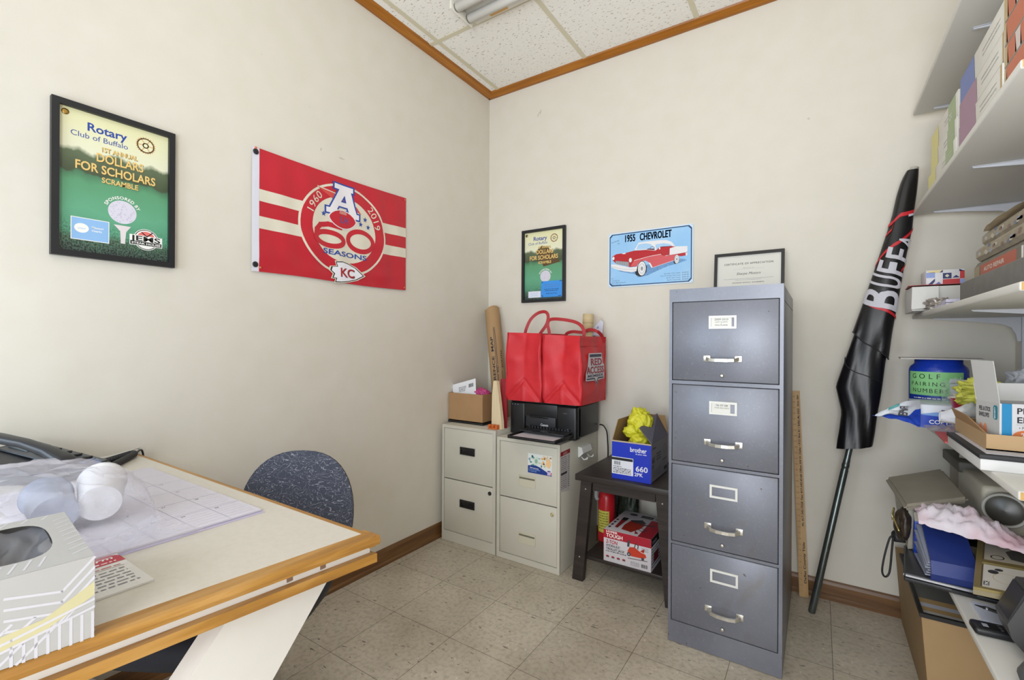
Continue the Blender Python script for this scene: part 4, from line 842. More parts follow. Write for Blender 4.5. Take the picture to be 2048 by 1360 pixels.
# ================================================================== rolled flag on its pole
fp = thing('rolled_flag', 'black team flag rolled round a grey pole, leaning against the back wall', 'flag', (1.83, -.16, 0))
p0 = Vector((1.815, -.168, .0015)); p1 = Vector((2.151, -.075, 1.835)); pd = (p1-p0).normalized(); PS = mat('#6c7472', .28, .8, var=.4, scale=20, hex2='#4c5452')
b = MB(); b.lathe([(.0125, .0), (.0135, .004), (.0135, .62), (.0125, .622), (.0125, .63), (.0138, .632), (.0138, .645), (.0125, .647), (.0125, .66), (.0115, .664), (.0115, 1.2)], p0, PS, pd, 22); b.build('pole', fp)
b = MB(); b.lathe([(.014, 0), (.014, .05), (.011, .052)], p1-pd*.052, mat('#b9b6ac', .4), pd, 20); b.build('pole_cap', fp)
Lz = [(1.822, 2.128), (1.79, 2.113), (1.728, 2.097), (1.653, 2.084), (1.587, 2.068), (1.461, 2.035), (1.317, 1.997), (1.177, 1.959), (1.044, 1.921), (.953, 1.895), (.90, 1.905), (.847, 1.915), (.77, 1.907), (.702, 1.897)]
Rz = [(1.822, 2.160), (1.79, 2.159), (1.728, 2.154), (1.653, 2.145), (1.587, 2.140), (1.461, 2.118), (1.317, 2.097), (1.177, 2.075), (1.044, 2.058), (.953, 2.049), (.90, 2.042), (.847, 2.034), (.77, 2.026), (.712, 2.018)]
def interp(T, z):
    for (za, xa), (zb_, xb) in zip(T, T[1:]):
        if zb_ <= z <= za: return xa+(xb-xa)*(za-z)/(za-zb_)
    return T[0][1] if z > T[0][0] else T[-1][1]
def cloth_pt(th, q, g=0):
    z = 1.822-(1.822-.707)*q; l, r = interp(Lz, z), interp(Rz, z); cx, hw = (l+r)/2, (r-l)/2
    py = p0.y+(p1.y-p0.y)*z/1.835; dp = min(.020+.016*q, py*-1-.014)
    f = 1+.06*math.sin(3*th+q*9)+.10*noise.noise(Vector((math.cos(th)*2.5, math.sin(th)*2.5, q*9)))+.07*math.sin(8*th+q*22)*min(1, max(0, q-.4)*4)
    zz = z+.012*math.cos(th)*(1 if q > .99 else 0)
    ex_ = abs(math.cos(th))**.8*math.copysign(1, math.cos(th))
    return Vector((cx+(hw+g)*ex_, py-(dp+g)*math.sin(th)*f, zz))
FK = mat('#0f0e12', .34, spec=.5, bump=.1, scale=300)
b = MB(); NT = 40
b.loft([[cloth_pt(2*math.pi*k/NT, j/60) for k in range(NT)] for j in range(61)], FK, cap=False); b.build('cloth', fp)
def hem(th):   # outer fold ends on a slanted hem
    s = (1-math.cos(th))/2; return .575+.10*(1-s)
b = MB(); rows = []
for j in range(31):
    rows.append([cloth_pt(math.pi*(-.08+1.16*k/24), hem(math.pi*(-.08+1.16*k/24))*j/30, .003+.005*(j/30)**3) for k in range(25)])
b.loft(rows, FK, closed=False); b.tube(rows[-1], .0022, mat('#1d1a20', .5)); b.tube([cloth_pt(math.pi*(.93-.75*k/12), .67+.09*(k/12)**.7+0*k, .004) for k in range(13)], .0018, mat('#1d1a20', .5)); b.build('outer_fold', fp)
# printed lettering; u across the roll (0 left .. 1 right), v down the roll
fm = lambda u, v, h: cloth_pt(math.pi*(1-u), v, .0045+.005*(min(1, v/.62))**3+h)
a = Art(fm, 1, 1, .0006, .018); FWh = mat('#c2c0c8', .45); FRd = mat('#c0202c', .45)
a.poly([(.0, .455), (0, .445), (.97, .527), (.97, .537)], FRd, 1)
def let(ch, v0, v1, u0, u1):
    vs, fs = GL[ch][1]; xs = [p[0] for p in vs]; yy = [p[1] for p in vs]; mx, nx, my, ny = min(xs), max(xs), min(yy), max(yy)
    a._face([(u1-(p[1]-my)/(ny-my)*(u1-u0), v0-(p[0]-mx)/(nx-mx)*(v0-v1)+.05*((u1-(p[1]-my)/(ny-my)*(u1-u0))-.4)) for p in vs], FWh, 2, fs)
for ch, v0, v1, u0, u1 in (('B', .485, .420, .05, .88), ('U', .410, .372, .10, .86), ('F', .362, .322, .22, .90), ('F', .310, .272, .36, .95), ('A', .262, .222, .52, .98)): let(ch, v0, v1, u0, u1)
a.line([(.02, .34), (.3, .29), (.62, .245), (.97, .205)], .014, FRd, 1); a.line([(.0, .195), (.25, .185), (.45, .16), (.97, .148)], .014, FRd, 1); a.line([(.1, .23), (.3, .21), (.3, .195)], .010, FRd, 1); a.line([(.62, .165), (.9, .158)], .008, FWh, 2); a.line([(.75, .36), (.97, .33), (.97, .30)], .012, FRd, 1)
m = a.finish()
for f in m.bm.faces: f.smooth = True
m.build('lettering', fp, keep=True)
# ================================================================== ceiling light
cl = thing('ceiling_light', 'fluorescent ceiling fixture with two bare tubes, switched off, near the room corner', 'light', (.98, -.79, ROOM_Z)); FX = mat('#e4e1d8', .35); TU = mat('#dcdad4', .3)
MB().box((.405, -.93, 2.712), (1.62, -.665, ROOM_Z-.0036), FX, .002).build('housing', cl)
for y in (-.745, -.835):
    tm = MB().cyl((.425, y, 2.688), (1.60, y, 2.688), .021, TU).build('tube', cl)
    for xa, xb in ((.418, .428), (1.597, 1.607)): MB().cyl((xa, y, 2.688), (xb, y, 2.688), .0195, mat('#8f8a80', .3, .7)).build('end_cap', tm)
for x in (.405, 1.608): MB().box((x, -.87, 2.668), (x+.012, -.71, 2.7115), mat('#d9d5ca', .4), .002).build('socket', cl)
MB().box((.50, -.703, 2.7105), (.60, -.672, 2.7117), mat('#d8ab6a', .5)).build('warning_label', cl, 'orange tag stuck on the housing')
# ================================================================== desk
DZ = .775
def endx(y): return 1.165+.125*(y+1.924)
LAM = mat('#cdc7bc', .42, var=.3, scale=90, hex2='#c0b9ac'); WPT = mat('#dedad4', .4, var=.2, scale=12, hex2='#cfcac4')
D = thing('desk', 'long desk with a cream laminate top, oak edging and slanted white legs', 'desk', (.6, -2.3, 0)); YF, YB = -1.924, -2.76
dp = lambda z, i, j=0: [(.03, YF-j, z), (endx(YF)-i, YF-j, z), (endx(YB)-i, YB, z), (.03, YB, z)]
MB().prism(dp(.758, .012, .006), (0, 0, DZ-.758), LAM).build('desktop', D)
def bull(x0, x1, y, z0, z1):
    r = (z1-z0)/2; zc = (z0+z1)/2; return r, zc
e = MB(); zc = .766; r = .0095
prof = [(-.034, .0088), (.004, .0094), (.009, .007), (.0115, 0), (.009, -.007), (.004, -.0094), (-.034, -.0094)]
rr = []
for y in (YF+.004, YB):
    rr.append([(endx(y)-.010+dx, y, zc+dz) for dx, dz in prof])
e.loft(rr, OAK[1], smooth=False)
e.loft([[(x, YF-.004+dx*.35, zc+dz) for dx, dz in prof] for x in (.03, endx(YF)-.004)], OAK[0], smooth=False); e.build('oak_edge', D)
b = MB(); b.prism([(.04, YF-.006, .743), (endx(YF)-.016, YF-.006, .743), (endx(YB)-.016, YB+.01, .743), (.04, YB+.01, .743)], (0, 0, .0135), WPT); b.build('white_band', D)
b = MB(); b.prism([(.03, YF, .727), (endx(YF)-.003, YF, .727), (endx(YB)-.003, YB, .727), (.03, YB, .727)], (0, 0, .0158), OAK[1]); b.build('lower_oak_edge', D)
for xo, nm in ((1.045, 0), (.12, 1)):
    for s0, s1 in ((-1.945, -2.56), (-2.72, -2.06)):
        if nm and s0 > -2: continue
        dy = s1-s0; dxx = .02 if s0 < -2 else 0
        l = MB(); y0, y1 = s0, s0-(.185 if s0 > -2 else -.185)*(1 if s0 > -2 else 1)
        l.prism([(xo+dxx*2.2, s0, .7268), (xo+dxx*2.2, s0-.185 if s0 > -2 else s0+.185, .7268), (xo+dxx*2.2, (s0-.185 if s0 > -2 else s0+.185)+dy, .001), (xo+dxx*2.2, s0+dy, .001)] if s0 > -2 else [(xo-.05, s0, .7268), (xo-.05, s0+.185, .7268), (xo-.05, s0+.185+dy*-1*0+.62, .001), (xo-.05, s0+.62, .001)], (.042, 0, 0), WPT); l.build('leg', D)
scr = MB()
for y in (-2.02, -2.075): scr.box((endx(y)-.0165, y-.004, .746), (endx(y)-.0145, y+.006, .752), mat('#8a6f60', .6))
scr.build('chipped_paint', D)
# calendar pad
pad = thing('desk_pad', 'large white desk calendar pad lying on the cream desktop', 'calendar', (.58, -2.18, DZ)); PP = mat('#d6d3de', .6); x0, x1, y0, y1 = .295, .866, -2.41, -1.976
MB().box((x0, y0, DZ+.0004), (x1, y1, DZ+.005), PP, .001).build('sheets', pad); MB().box((x0+.01, y0-.003, DZ+.0002), (x1+.012, y1+.002, DZ+.0004), mat('#b9b0c8', .3)).build('backing', pad)
a = Art(plane_map((x1, y0, DZ+.0053), (0, 1, 0), (-1, 0, 0)), .434, .571); LG = mat('#b4b2c4', .6); LL = mat('#c6c4d2', .6)
for k in range(1, 40): a.rect(.01, .0142*k, .424, .0142*k+.0006, LL, 1)
for k in range(1, 7): a.rect(.062*k, .0, .062*k+.0008, .46, LG, 1)
for k in range(1, 6): a.rect(.0, .092*k, .434, .092*k+.0009, LG, 1)
for i in range(7):
    for j in range(5): a.text(str(1+i+7*(4-j)) if i+7*j < 31 else '', .008+.062*i, .092*j+.08, .006, INK, 1, al='l')
a.build('print', pad)
# appointment card
cdr = thing('calendar_card', 'small white calendar card with a red heading beside the patterned tissue box', 'card', (.95, -2.27, DZ))
MB().box((.868, -2.345, DZ+.0004), (1.018, -2.217, DZ+.0032), mat('#dcdad6', .5)).build('card', cdr)
a = Art(plane_map((1.018, -2.345, DZ+.0034), (0, 1, 0), (-1, 0, 0)), .128, .15); a.poly([(.0, .112), (.128, .112), (.128, .138), (.118, .15), (0, .15)], mat('#b5323c', .45), 1); a.text('State Farm', .118, .131, .011, PW, 2, True, al='r', slant=.15, fit=.085); a.scrib(.03, .118, .118, .004, PW, 2, 2)
a.scrib(.05, .118, .098, .004, mat('#c06a6a', .5), 1, 4); a.line([(.045, .093), (.12, .093)], .0008, INK, 1)
for k in range(6): a.scrib(.06, .118, .080-.012*k, .005, GREYINK, 1, k+7)
a.ell((.038, .085), .012, .016, mat('#a9aaa4', .5), 1)
a.build('print', cdr)
# tissue box
tx = thing('tissue_box', 'grey and white patterned tissue box with yellow stripes on the near end of the desk', 'tissue box', (1.0, -2.37, DZ)); TH = .097
M = Matrix.Translation((1.112, -2.310, DZ+.0004)) @ Matrix.Rotation(R(-6), 4, 'Z'); TG = mat('#aba9a7', .6, var=.2, scale=8, hex2='#a19f9d'); TW = mat('#c2c0c6', .6); TY = mat('#bfb78f', .6)
b = MB(M); ow, od = .222, .118
for lo, hi in (((-ow, -od, 0), (0, 0, .002)), ((-ow, -od, .002), (0, -od+.002, TH-.0002)), ((-ow, -.002, .002), (0, 0, TH-.0002)), ((-ow, -od+.002, .002), (-ow+.002, -.002, TH-.0002)), ((-.002, -od+.002, .002), (0, -.002, TH-.0002))): b.box(lo, hi, TG)
n = 32; oc = (-.118, -.062); osx, osy = .075, .036
outer = []; ca = math.atan2(.059, .111); AN = sorted([2*math.pi*(k+.5)/n for k in range(n)]+[ca, math.pi-ca, math.pi+ca, 2*math.pi-ca])
for t in AN:
    c_, s_ = math.cos(t), math.sin(t); f = min(.111/abs(c_), .059/abs(s_)); outer.append((-.111+c_*f, -.059+s_*f, TH))
inner = [(oc[0]+osx*math.copysign(abs(math.cos(t))**.7, math.cos(t)), oc[1]+osy*math.copysign(abs(math.sin(t))**.7, math.sin(t)), TH) for t in AN]
b.loft([outer, inner], TG, cap=False, smooth=False); b.build('carton', tx)
TS = film('#8a8a90', .75, .15, 'tissue_film', .3)
b = MB(M); b.grid(lambda u, v: (oc[0]+(u-.5)*.15, oc[1]+(v-.5)*.072, TH-.006-.018*math.sin(math.pi*u)*math.sin(math.pi*v)+.010*noise.noise(Vector((u*4, v*4, 2)))), 24, 14, TS); b.build('film', tx)
b = MB(M); b.box((oc[0]-.07, oc[1]-.033, .02), (oc[0]+.07, oc[1]+.033, .05), mat('#3a3634', .7)); b.build('dark_inside', tx)  # dark block paints in the shade inside the carton
def stripes(a, W, H, sd):
    lw = .0028
    for (u, v, du, dv, nn, su, sv) in ((.0, .085, .0, -.05, 3, .012, 0), (.045, .075, .045, -.010, 4, 0, -.012), (.09, .065, .05, .030, 4, 0, -.012), (.0, .0, .05, .045, 4, .018, 0), (.05, .0, .0, .030, 8, .0095, 0)):
        for k in range(nn): a.line([(u+su*k, v+sv*k), (min(W, u+su*k+du), max(0, min(H, v+sv*k+dv)))], lw, TW, 1)
    a.poly([(.04, .035), (.075, .040), (W, .066), (W, .05), (.075, .026), (.04, .018)], TY, 2); a.line([(.0, .018), (.05, .028), (W, .045)], lw, TW, 3); a.line([(.0, .008), (.05, .020), (W, .036)], lw, TW, 3)
fp4 = lambda u, v, h: M @ Vector((h, -od+u, v))
a = Art(fp4, od, TH); stripes(a, od, TH, 1); a.build('pattern', tx)
a = Art(lambda u, v, h: M @ Vector((-u, h, v)), ow, TH); stripes(a, ow, TH, 2); a.build('pattern', tx)
a = Art(lambda u, v, h: M @ Vector((-.005-v, -od+u, TH+h)), od, ow)
for k in range(6): a.line([(.012+.012*k, .006), (.02+.012*k, .034)], .0024, TW, 1)
for k in range(9): a.line([(.102, .02+.02*k), (.117, .03+.02*k)], .0024, TW, 1)
for k in range(5): a.line([(.012+.02*k, .198), (.02+.02*k, .214)], .0024, TW, 1)
a.build('pattern', tx)
# telephone
ph = thing('telephone', 'dark grey desk telephone with its handset, against the wall on the desk', 'telephone', (.14, -2.16, DZ)); PH = mat('#303237', .36); PH2 = mat('#1b1c20', .4); PHG = mat('#565a60', .4)
e1 = Vector((.77, .63, 0)).normalized(); e2 = Vector((-.63, .77, 0)).normalized(); pc = Vector((.152, -2.158, DZ))
PM = Matrix((e1, e2, (0, 0, 1))).transposed().to_4x4(); PM = Matrix.Translation(pc) @ PM
b = MB(PM); b.prism([(-.105, -.08, .0005), (.105, -.08, .0005), (.105, -.08, .016), (-.02, -.08, .050), (-.105, -.08, .078)], (0, .16, 0), PH); b.build('base', ph)
b = MB(PM); b.prism([(-.09, -.02, .0745), (.10, -.02, .0185), (.10, .075, .0185), (-.09, .075, .0745)], (0, 0, .004), PHG); b.prism([(-.085, .0, .078), (-.04, .0, .064), (-.04, .07, .064), (-.085, .07, .078)], (0, 0, .003), mat('#6f7a80', .2)); b.build('face_plate', ph)
kb = MB(PM)
for i in range(4):
    for j in range(3): u = -.015+.026*i; z = .0745-(u+.09)/.19*.056+.004; kb.box((u-.008, .0+.024*j, z-.002), (u+.008, .016+.024*j, z+.004), PH2, .001)
kb.build('keypad', ph)
hs = MB(PM); pts = [(-.125, -.050, .100), (-.105, -.052, .112), (-.06, -.055, .112), (0, -.055, .098), (.05, -.055, .078), (.085, -.054, .056), (.105, -.053, .040)]; W2 = [(.024, .016), (.026, .016), (.018, .011), (.016, .010), (.018, .011), (.025, .014), (.023, .012)]
rings = []
P_ = [Vector(p) for p in pts]
for i, p in enumerate(P_):
    t = (P_[min(i+1, 6)]-P_[max(0, i-1)]).normalized(); sy = Vector((0, 1, 0)); sz = t.cross(sy)*-1
    rings.append([p+sy*W2[i][0]*math.copysign(abs(math.cos(2*math.pi*k/20))**.6, math.cos(2*math.pi*k/20))+sz*W2[i][1]*math.copysign(abs(math.sin(2*math.pi*k/20))**.6, math.sin(2*math.pi*k/20)) for k in range(20)])
hs.loft(rings, PH); hs.cyl((-.105, -.052, .106), (-.112, -.052, .082), .023, PH2); hs.cyl((.088, -.054, .056), (.080, -.054, .034), .022, PH2); hs.build('handset', ph)
def coil(path, r, rw, turns, m):
    P = [Vector(p) for p in path]; L = [0]
    for a_, b_ in zip(P, P[1:]): L.append(L[-1]+(b_-a_).length)
    out = []; N_ = turns*10
    for k in range(N_+1):
        s = L[-1]*k/N_; i = max(j for j in range(len(L)) if L[j] <= s+1e-9); i = min(i, len(P)-2); p = P[i].lerp(P[i+1], (s-L[i])/(L[i+1]-L[i])); t = (P[i+1]-P[i]).normalized()
        sx = t.cross(Vector((0, 0, 1))).normalized(); sy = sx.cross(t); an = 2*math.pi*k/10; out.append(p+sx*r*math.cos(an)+sy*r*math.sin(an))
    return MB().tube(out, rw, m, 5)
cp_ = smooth([(.22, -2.085, DZ+.012), (.18, -2.065, DZ+.0105), (.13, -2.01, DZ+.0105), (.098, -1.968, DZ+.0105), (.088, -1.953, DZ+.0105), (.105, -1.952, DZ+.0105), (.15, -1.985, DZ+.0105), (.235, -2.05, DZ+.0105), (.30, -2.105, DZ+.0105)], 6)
coil(cp_, .0072, .0024, 74, PH2).build('coiled_cord', ph)
b = MB(); b.tube(smooth([(.20, -2.04, DZ+.01), (.16, -1.995, DZ+.004), (.09, -1.945, DZ+.006), (.06, -1.925, DZ+.010), (.045, -1.912, DZ+.004), (.04, -1.906, .74), (.035, -1.90, .60)]), .0028, PH2); b.build('line_cord', ph)
wc = MB(); wc.tube(smooth([(.04, -2.08, DZ+.004), (.05, -2.0, DZ+.004), (.045, -1.95, DZ+.010), (.03, -1.918, DZ+.012), (.02, -1.912, DZ-.01), (.015, -1.908, .60)]), .0026, mat('#d2cec8', .5)); one(wc, 'wall_cable', 'thin white cable along the wall behind the desk telephone', 'cable')
# clear bag of cups
CUPW = mat('#dddce0', .4); CUPB = mat('#8f97ab', .35)
def cup(name, c, d, r0, r1, L, m, label):
    d = Vector(d).normalized(); mb = MB(); mb.lathe([(r0, 0), (r0*1.01, .004), (r1, L), (r1+.002, L+.002), (r1-.001, L+.003), (r0*.97, .008)], c, m, d, 28); return one(mb, name, label, 'cup', 'cups in the clear bag')
cup('paper_cup', (.715, -2.197, DZ+.050), (-1, .30, .08), .032, .039, .13, CUPW, 'white cup in the clear bag, its round base facing the room')
cup('paper_cup', (.715, -2.258, DZ+.047), (-1, .12, .02), .031, .038, .13, CUPB, 'blue-grey cup in the clear bag behind the tissue box')
cup('paper_cup', (.765, -2.345, DZ+.046), (-1, -.12, .05), .033, .040, .12, CUPW, 'pale cup in the clear bag nearest the tissue box')
BF = film('#eceaf2', .29, .08, 'clear_bag_film', .45)
def bagpt(u, v):
    th = 2*math.pi*u; ph_ = math.pi*(v*.5)
    rx, ry = .28, .165; c_, s_ = math.cos(th), math.sin(th)
    x = .60+rx*math.copysign(abs(c_)**.8, c_)*math.cos(ph_)**.55; y = -2.265+ry*math.copysign(abs(s_)**.8, s_)*math.cos(ph_)**.55; z = DZ+.0065+.100*math.sin(ph_)
    q = Vector((x*9, y*9, z*12)); k = noise.noise(q)*.5-abs(noise.noise(q*1.9)); k2 = abs(noise.noise(q*3.7+Vector((5, 2, 1)))); e_ = min(1, v*4)
    return Vector((x+(.016*k+.008*k2)*c_*(.3+e_), y+(.016*k+.008*k2)*s_*(.3+e_), max(DZ+.0062, z+(.018*k+.008*k2)*e_)))
b = thing('plastic_bag', 'crumpled clear plastic bag of cups lying on the desk behind the tissue box', 'bag', (.60, -2.265, DZ)); mb = MB(); mb.grid(bagpt, 96, 40, BF)
mb.grid(lambda u, v: Vector((.80+.09*u, -2.30+.16*v+.05*u*v, DZ+.0068+.030*(1-u)*(.5+.5*noise.noise(Vector((u*5, v*7, 1))))+.006*abs(noise.noise(Vector((u*9, v*12, 4)))))), 18, 22, BF); mb.build('film', b)
a = Art(lambda u, v, h: bagpt(.27+u, .5+v)+Vector((0, 0, .0035+h)), .2, .3, .0004, .02); BL = mat('#8a9cc4', .5); a.aff = lambda u, v: (.10-u*.55, v*.8)
a.scrib(.02, .12, .10, .022, BL, 1, 2); a.scrib(.03, .12, .06, .022, BL, 1, 3); a.rect(.03, .01, .11, .03, mat('#5f7cc0', .5), 1); a.build('print', b)
# ================================================================== office chair
def fabric(nt, N, L, b):
    tc = N('ShaderNodeTexCoord'); n = N('ShaderNodeTexNoise'); n.inputs['Scale'].default_value = 21; n.inputs['Detail'].default_value = 2.5; n.inputs['Distortion'].default_value = .9
    mp = N('ShaderNodeMapping'); mp.inputs['Scale'].default_value = (1, 1, 2.0); L(tc.outputs['Object'], mp.inputs[0]); L(mp.outputs[0], n.inputs[0])
    f = N('ShaderNodeMath'); f.operation = 'MULTIPLY'; f.inputs[1].default_value = 7; L(n.outputs[0], f.inputs[0])
    f2 = N('ShaderNodeMath'); f2.operation = 'FRACT'; L(f.outputs[0], f2.inputs[0]); f3 = N('ShaderNodeMath'); f3.operation = 'LESS_THAN'; f3.inputs[1].default_value = .085; L(f2.outputs[0], f3.inputs[0])
    x = N('ShaderNodeMix'); x.data_type = 'RGBA'; x.inputs[6].default_value = lin('#515462'); x.inputs[7].default_value = lin('#9fa2ae'); L(f3.outputs[0], x.inputs[0])
    n2 = N('ShaderNodeTexNoise'); n2.inputs['Scale'].default_value = 400; L(tc.outputs['Object'], n2.inputs[0]); x2 = N('ShaderNodeMix'); x2.data_type = 'RGBA'; x2.blend_type = 'MULTIPLY'; x2.inputs[0].default_value = .7; r = ramp(N, [(.3, .35), (.65, 1.0)]); L(n2.outputs[0], r.inputs[0])
    L(x.outputs[2], x2.inputs[6]); L(r.outputs[0], x2.inputs[7]); L(x2.outputs[2], b.inputs['Base Color'])
FAB = nodemat('squiggle_chair_fabric', fabric, .9, .1); NVY = mat('#20222e', .7, var=.3, scale=200, hex2='#15161e'); PLK = mat('#151518', .4)
ch = thing('office_chair', 'dark patterned office chair with a rounded back tucked behind the desk', 'chair', (.50, -1.76, 0))
bc = Vector((.385, -1.590, .555)); nrm = Vector((.52, -.84, .14)).normalized(); lat = Vector((.85, .525, 0)).normalized(); upv = nrm.cross(lat)*-1
if upv.z < 0: upv = -upv
def backpt(th, rr_, front):
    c_, s_ = math.cos(th), math.sin(th); w, h = .192, .205; pw = .82
    x = w*math.copysign(abs(c_)**pw, c_)*rr_; y = h*math.copysign(abs(s_)**(.95 if s_ > 0 else .8), s_)*rr_*(1 if s_ > 0 else .74)
    dome = .030*(1-rr_**5)+.002; crv = -.022*(x/w)**2*-1
    return bc+lat*x+upv*y+nrm*((dome if front else -.022*(1-rr_**6))+crv)
b = MB(); rs = (1, .97, .9, .78, .6, .4, .2, .05); NT = 44
b.loft([[backpt(2*math.pi*k/NT, r_, True) for k in range(NT)] for r_ in rs], FAB, cap=False); b.ngon([backpt(2*math.pi*k/NT, .05, True) for k in range(NT)], FAB); b.build('backrest', ch)
b = MB(); b.loft([[backpt(2*math.pi*k/NT, r_, False)+nrm*-.001 for k in range(NT)] for r_ in (1.0, .97, .9, .7, .4, .05)], PLK, cap=False); b.loft([[backpt(2*math.pi*k/NT, 1.0, True)+nrm*q for k in range(NT)] for q in (.0005, -.006)], PLK, cap=False); b.build('back_shell', ch)
sc_ = bc+Vector((nrm.x, nrm.y, 0)).normalized()*.265; sf = Vector((nrm.x, nrm.y, 0)).normalized(); sc_ = sc_-lat*.073
def seatring(r_, z): return [Vector((sc_.x, sc_.y, z))+lat*.255*r_*math.copysign(abs(math.cos(2*math.pi*k/44))**.6, math.cos(2*math.pi*k/44))+sf*.26*r_*math.copysign(abs(math.sin(2*math.pi*k/44))**.6, math.sin(2*math.pi*k/44)) for k in range(44)]
b = MB(); b.loft([seatring(.86, .375), seatring(.97, .385), seatring(1, .41), seatring(.98, .435), seatring(.92, .450), seatring(.75, .458), seatring(.3, .455)], NVY); b.build('seat', ch)
b = MB(); b.loft([seatring(.80, .362), seatring(.90, .3745)], PLK); b.build('seat_pan', ch)
b = MB(); b.tube(smooth([bc+nrm*-.025+upv*-.05, bc+nrm*-.05+upv*-.14, bc+nrm*-.02+Vector((0, 0, -.215)), Vector((sc_.x, sc_.y, .352))]), 0, PLK, flat=(.03, .006, tuple(lat))); b.build('back_bracket', ch)
b = MB(); b.cyl((sc_.x, sc_.y, .12), (sc_.x, sc_.y, .362), .024, PLK); b.cyl((sc_.x, sc_.y, .07), (sc_.x, sc_.y, .14), .034, PLK); b.build('gas_lift', ch)
for k in range(5):
    an = R(72*k+56); dv = Vector((math.cos(an), math.sin(an), 0)); c0_ = Vector((sc_.x, sc_.y, 0)); sd_ = Vector((-dv.y, dv.x, 0))
    l = MB(); l.loft([[c0_+dv*a_+sd_*w_*i+Vector((0, 0, z_+t_*j)) for i, j in ((-1, 0), (1, 0), (1, 1), (-1, 1))] for a_, w_, z_, t_ in ((.03, .022, .085, .045), (.16, .018, .078, .03), (.28, .012, .066, .022))], PLK, smooth=False); lo = l.build('base_leg', ch)
    c2 = c0_+dv*.27; MB().cyl(c2+sd_*-.02+Vector((0, 0, .0265)), c2+sd_*.02+Vector((0, 0, .0265)), .026, PLK).cyl(c2+Vector((0, 0, .04)), c2+Vector((0, 0, .068)), .008, PLK).build('caster', lo)
# ================================================================== wall shelves
SH = mat('#d2cfc8', .45, var=.2, scale=5, hex2='#c7c3bb'); PBD = mat('#c8a060', .9, var=.6, scale=180, hex2='#a67f45'); BRK = mat('#c9cad0', .35)
XF, YE0, YE1 = 2.145, -.072, -1.266
SHZ = [('top', 2.040), ('second', 1.641), ('middle', 1.230), ('fourth', .842), ('bottom', .4275)]
NM = {'top': 'topmost white wall shelf, right by the ceiling', 'second': 'white wall shelf holding the coloured cartons', 'middle': 'white wall shelf holding the old books', 'fourth': 'white wall shelf holding the blue jar and envelope box', 'bottom': 'lowest white wall shelf, with the laptop and remote'}
for nm, z in SHZ:
    s = thing('wall_shelf', NM[nm], 'shelf', (2.30, -.67, z), 'wall shelves')
    MB().box((XF, YE1, z), (2.4515, YE0, z+.018), SH, .0035).build('board', s)
    MB().box((XF+.003, YE1-.0008, z+.002), (2.448, YE1-.0001, z+.016), PBD).build('raw_end', s, 'bare particle-board end')
for y in (-.115, -.655, -1.20):
    MB_ = MB().box((2.438, y-.010, .30), (2.4515, y+.010, 2.25), BRK); one(MB_, 'shelf_standard', {-.115: 'slotted white shelf upright nearest the back wall', -.655: 'slotted white shelf upright at the middle of the shelves', -1.20: 'slotted white shelf upright at the near end of the shelves'}[y], 'shelf upright', 'shelf uprights')
    for nm, z in SHZ:
        m = MB(); zt = z-.0004
        prof = [(2.200, zt), (2.4375, zt), (2.4375, zt-.085), (2.429, zt-.087), (2.424, zt-.060), (2.412, zt-.036), (2.385, zt-.024), (2.30, zt-.013), (2.205, zt-.004)]
        m.prism([(x, y-.0035, zz) for x, zz in prof], (0, .007, 0), BRK); m.box((2.200, y-.009, zt-.0015), (2.4375, y+.009, zt), BRK)
        one(m, 'shelf_bracket', 'white bracket under the %s at its %s end' % ({'top': 'topmost shelf', 'second': 'carton shelf', 'middle': 'book shelf', 'fourth': 'jar shelf', 'bottom': 'lowest shelf'}[nm], {-.115: 'far', -.655: 'middle', -1.20: 'near'}[y]) if y != -.655 else 'white bracket under the middle of the %s' % {'top': 'topmost shelf', 'second': 'carton shelf', 'middle': 'book shelf', 'fourth': 'jar shelf', 'bottom': 'lowest shelf'}[nm], 'bracket', 'shelf brackets')
# ---- cartons on the second shelf
zB = 1.6594; WC = mat('#d6d3ca', .5); GY = mat('#9fae8a', .5)
def flatbox(label, y0, y1, z0, h, bands, xf=2.158, group='flat cartons on the second shelf', depth=.24, cat='box', end=None):
    t = thing('flat_carton', label, cat, (xf+depth/2, (y0+y1)/2, z0), group); MB().box((xf, y0, z0+.0003), (xf+depth, y1, z0+h-.0006), WC, .001).build('carton', t)
    a = Art(plane_map((xf-.0003, y1, z0), (0, -1, 0), (0, 0, 1)), y1-y0, h)
    for u0, u1, c, tx in bands:
        m = mat(c, .5); W = y1-y0; a.poly([(u0*W, .001), (u1*W+.008*(u1 < .95), .001), (u1*W, h-.001), (u0*W, h-.001)], m, 1)
        if tx: a.text(tx, (u0+.04)*W, h*.35, h*.22, PW, 2, True, al='l')
    a.rect(0, .001, y1-y0, .004, mat('#8f8a80', .6), 2)  # grey strip paints in the shadow of the gap between cartons
    for k in range(2): a.scrib((y1-y0)*.55, (y1-y0)*.9, h*.6-.012*k, .004, mat('#b9b6b0', .5), 2, k+int(z0*100))
    a.build('print', t)
    if end:
        e = Art(plane_map((xf+.0005, y1+.0004, z0), (-1, 0, 0), (0, 0, 1)), 0, h); e = Art(lambda u, v, hh: Vector((xf+u, y1+.0003+hh, z0+v)), depth, h); e.rect(.002, .001, depth-.002, h-.001, mat(end, .5), 1); e.build('end_label', t)
YLW, GRN, PUR, BLU, ORG_, TAN = '#d8cf86', '#9db183', '#a07a92', '#6576b4', '#c66a48', '#c4a878'
